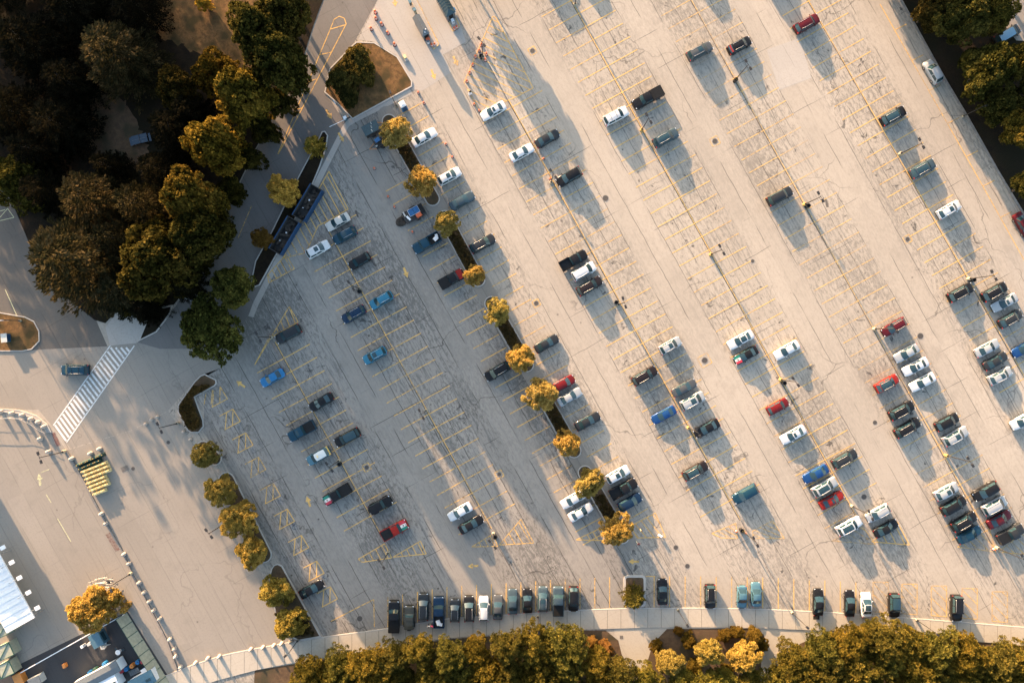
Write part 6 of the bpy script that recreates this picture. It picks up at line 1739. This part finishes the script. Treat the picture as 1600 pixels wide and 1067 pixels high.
crate(227, 1049, (1.3, 1.3, 1.3), 28, 'blue_plastic', 'white_metal', 'blue tank with white top nearest the fence, upper', 'water_tank', 'tank'); crate(237, 1061, (1.3, 1.3, 1.3), 28, 'blue_plastic', 'white_metal', 'blue tank with white top nearest the fence, lower', 'water_tank', 'tank')
c = W(162, 1009, .4); rj = random.Random(3)
t = thing('tarpaulin', (c[0], c[1], .014), 'crumpled pale tarpaulin right of the steel blue cabin', 'tarpaulin', None, .6)
out = [(-1.0, -.25), (-.4, -.6), (.3, -.3), (1.2, -.5), (.5, .0), (.9, .8), (.1, .3), (-.7, .35)]
mb = MB(); mb.add([(0, 0, .55)] + [(x, y, .05 + .2 * rj.random()) for x, y in out], [(0, i + 1, (i + 1) % 8 + 1) for i in range(8)]); mb.build('sheet', M['lens'], t); MB().box((0, 0, .2), (.7, .4, .4)).build('covered_load', M['roof_grey'], t)
c = W(212, 1047)
t = thing('stair_rails', (c[0], c[1], .014), 'row of grey steps beside the barrels in the compound', 'steps', None, math.radians(28))
for k in range(5): MB().box((-1.0 + k * .5, 0, .15 + .15 * k), (.35, 1.0, .06)).build('tread', M['roof_grey'], t)
for sg in (1, -1): MB().tube([(-1.3, sg * .5, 0), (1.3, sg * .5, .85)], .04, 5).build('stringer', M['dark_steel'], t)
# tall hall beyond the left edge, whose shadow crosses the paving
c = W(-130, 640)
t = thing('event_hall', (c[0], c[1], 0), 'plain hall wholly beyond the left edge that shades the paving', 'building', None, math.radians(-61))
MB().box((0, 0, 4.0), (16, 10, 8)).build('wall', M['cream_metal'], t)
MB().add([(-8.3, -5.3, 8), (8.3, -5.3, 8), (8.3, 5.3, 8), (-8.3, 5.3, 8), (-8.3, 0, 9.6), (8.3, 0, 9.6)], [(0, 1, 5, 4), (2, 3, 4, 5), (1, 2, 5), (3, 0, 4), (3, 2, 1, 0)]).build('roof', M['roof_grey'], t)
for k in range(4): MB().box((-6 + k * 4, 5.02, 3), (2, .06, 1.6)).build('window', M['glass'], t)
MB().box((8.03, 0, 1.3), (.06, 2, 2.6)).build('door', M['roof_dark'], t)

# ---------------------------------------------------------------- people
def person(px, py, facing, label, shirt, trousers, hat=None, stride=.0, arm=.0):
    """One continuous skinned figure; clothing by region of the same surface."""
    J = dict(pelvis=(0, 0, .95), waist=(0, 0, 1.10), chest=(.02, 0, 1.32), neck=(.01, 0, 1.47), head0=(.03, 0, 1.56), head1=(.04, 0, 1.70),
             shl=(0, .19, 1.40), ell=(-.06 + arm * .2, .27, 1.13), wrl=(.08 + arm * .4, .27, .92 + arm * .25), hal=(.12 + arm * .45, .26, .84 + arm * .27),
             shr=(0, -.19, 1.40), elr=(-.04 - arm * .1, -.27, 1.13), wrr=(.10, -.26, .92), har=(.13, -.25, .84),
             hil=(0, .10, .90), knl=(.05 + stride * .25, .11, .50), anl=(stride * .30, .11, .09), tol=(stride * .30 + .18, .12, .04),
             hir=(0, -.10, .90), knr=(.03 - stride * .12, -.11, .50), anr=(-stride * .32, -.11, .10), tor=(-stride * .32 + .17, -.12, .05))
    Rr = dict(pelvis=.15, waist=.135, chest=.16, neck=.06, head0=.085, head1=.095, shl=.085, ell=.055, wrl=.04, hal=.045, shr=.085, elr=.055, wrr=.04, har=.045,
              hil=.10, knl=.068, anl=.048, tol=.04, hir=.10, knr=.068, anr=.048, tor=.04)
    E = [('pelvis', 'waist'), ('waist', 'chest'), ('chest', 'neck'), ('neck', 'head0'), ('head0', 'head1'), ('chest', 'shl'), ('shl', 'ell'), ('ell', 'wrl'), ('wrl', 'hal'),
         ('chest', 'shr'), ('shr', 'elr'), ('elr', 'wrr'), ('wrr', 'har'), ('pelvis', 'hil'), ('hil', 'knl'), ('knl', 'anl'), ('anl', 'tol'), ('pelvis', 'hir'), ('hir', 'knr'), ('knr', 'anr'), ('anr', 'tor')]
    names = list(J); idx = {n: i for i, n in enumerate(names)}
    me = bpy.data.meshes.new('figure'); me.from_pydata([J[n] for n in names], [(idx[a], idx[b]) for a, b in E], [])
    tmp = bpy.data.objects.new('figure', me); COL.objects.link(tmp)
    sk = tmp.modifiers.new('skin', 'SKIN'); ss = tmp.modifiers.new('sub', 'SUBSURF'); ss.levels = 1; ss.render_levels = 1
    if not me.skin_vertices: me.skin_vertices.new()
    for n in names:
        d = me.skin_vertices[0].data[idx[n]]; d.radius = (Rr[n], Rr[n]); d.use_root = (n == 'pelvis')
    dg = bpy.context.evaluated_depsgraph_get()
    ev = bpy.data.meshes.new_from_object(tmp.evaluated_get(dg))
    bpy.data.objects.remove(tmp, do_unlink=True)
    ev.name = 'body'
    ev.materials.clear()
    for m_ in (M['skin'], shirt, trousers, M['trim']): ev.materials.append(m_)
    for p in ev.polygons:
        c_ = p.center
        p.use_smooth = True
        p.material_index = 3 if c_.z < .11 else 2 if c_.z < .97 and abs(c_.y) < .22 else 0 if c_.z > 1.46 or (abs(c_.y) > .2 and c_.z < 1.16) else 1
    c = W(px, py, .9)
    t = thing('person', (c[0], c[1], .012), label, 'person', None, math.radians(facing))
    put('body', ev, t)
    MB().lathe((.02, 0, 1.66), [(.108, -.04), (.115, .04), (.10, .11), (.05, .15)], 12).build('hair', hat or M['hair'], t, True)
    MB().box((.14, 0, 1.64), (.03, .03, .05), 0, 0, .5).build('nose', M['skin'], t)
    for sg in (1, -1): MB().lathe((.122, sg * .035, 1.67), [(.012, -.01), (.014, 0), (.006, .01)], 6).build('eye', M['hair'], t); 
    for sg in (1, -1): MB().box((.03, sg * .105, 1.655), (.04, .02, .06)).build('ear', M['skin'], t)
    for sg in (1, -1):
        hx = J['hal' if sg > 0 else 'har']
        for k in range(4): MB().tube([(hx[0] + .02, hx[1] + (k - 1.5) * .018, hx[2] - .03), (hx[0] + .045, hx[1] + (k - 1.5) * .019, hx[2] - .075), (hx[0] + .04, hx[1] + (k - 1.5) * .018, hx[2] - .11 + .008 * abs(k - 1.5))], .009, 5).build('finger', M['skin'], t)
        MB().tube([(hx[0] + .03, hx[1] - sg * .03, hx[2]), (hx[0] + .06, hx[1] - sg * .045, hx[2] - .05)], .010, 5).build('thumb', M['skin'], t)
    return t
fab = lambda n, c_: simple(n, c_, .85, 0, .15, 8)
person(1001, 828, 20, 'person in a pale yellow top walking on the yellow stripes', fab('pale_yellow_shirt', (.62, .58, .26)), fab('dark_trousers', (.03, .03, .035)), None, .5)
person(997.5, 849, -60, 'person in a red top and cream trousers below the last median tree', fab('red_shirt', (.25, .05, .05)), fab('cream_trousers', (.60, .54, .40)), None, .9, .4)
person(670.5, 977, 100, 'person in a grey top on the sidewalk behind the dark wagon', fab('grey_shirt', (.40, .40, .40)), fab('black_trousers', (.02, .02, .022)), None, .3)
person(675.2, 977, 80, 'person in a pink-red top beside the navy pickup', fab('pink_shirt', (.55, .05, .12)), fab('navy_trousers', (.02, .02, .03)), None, .3)
c = W(1031.5, 835.5, .4)
t = thing('pushcart', (c[0], c[1], .012), 'white two-part cart on the yellow stripes right of the people', 'cart', None, math.radians(-35))
MB().box((.15, -.1, .45), (.75, .42, .35), 0, 0, .8).build('hopper', M['white_metal'], t); MB().tube([(-.2, -.25, .6), (-.5, -.25, .95), (-.5, .15, .95), (-.2, .15, .6)], .03, 5).build('handle', M['white_metal'], t)
for sg in (1, -1): MB().lathe((0, 0, 0), [(.08, -.03), (.17, -.03), (.17, .03), (.08, .03)], 10).build('wheel', M['tyre'], t, loc=(.1, sg * .26 - .08, .17)).rotation_euler = (math.pi / 2, 0, 0)
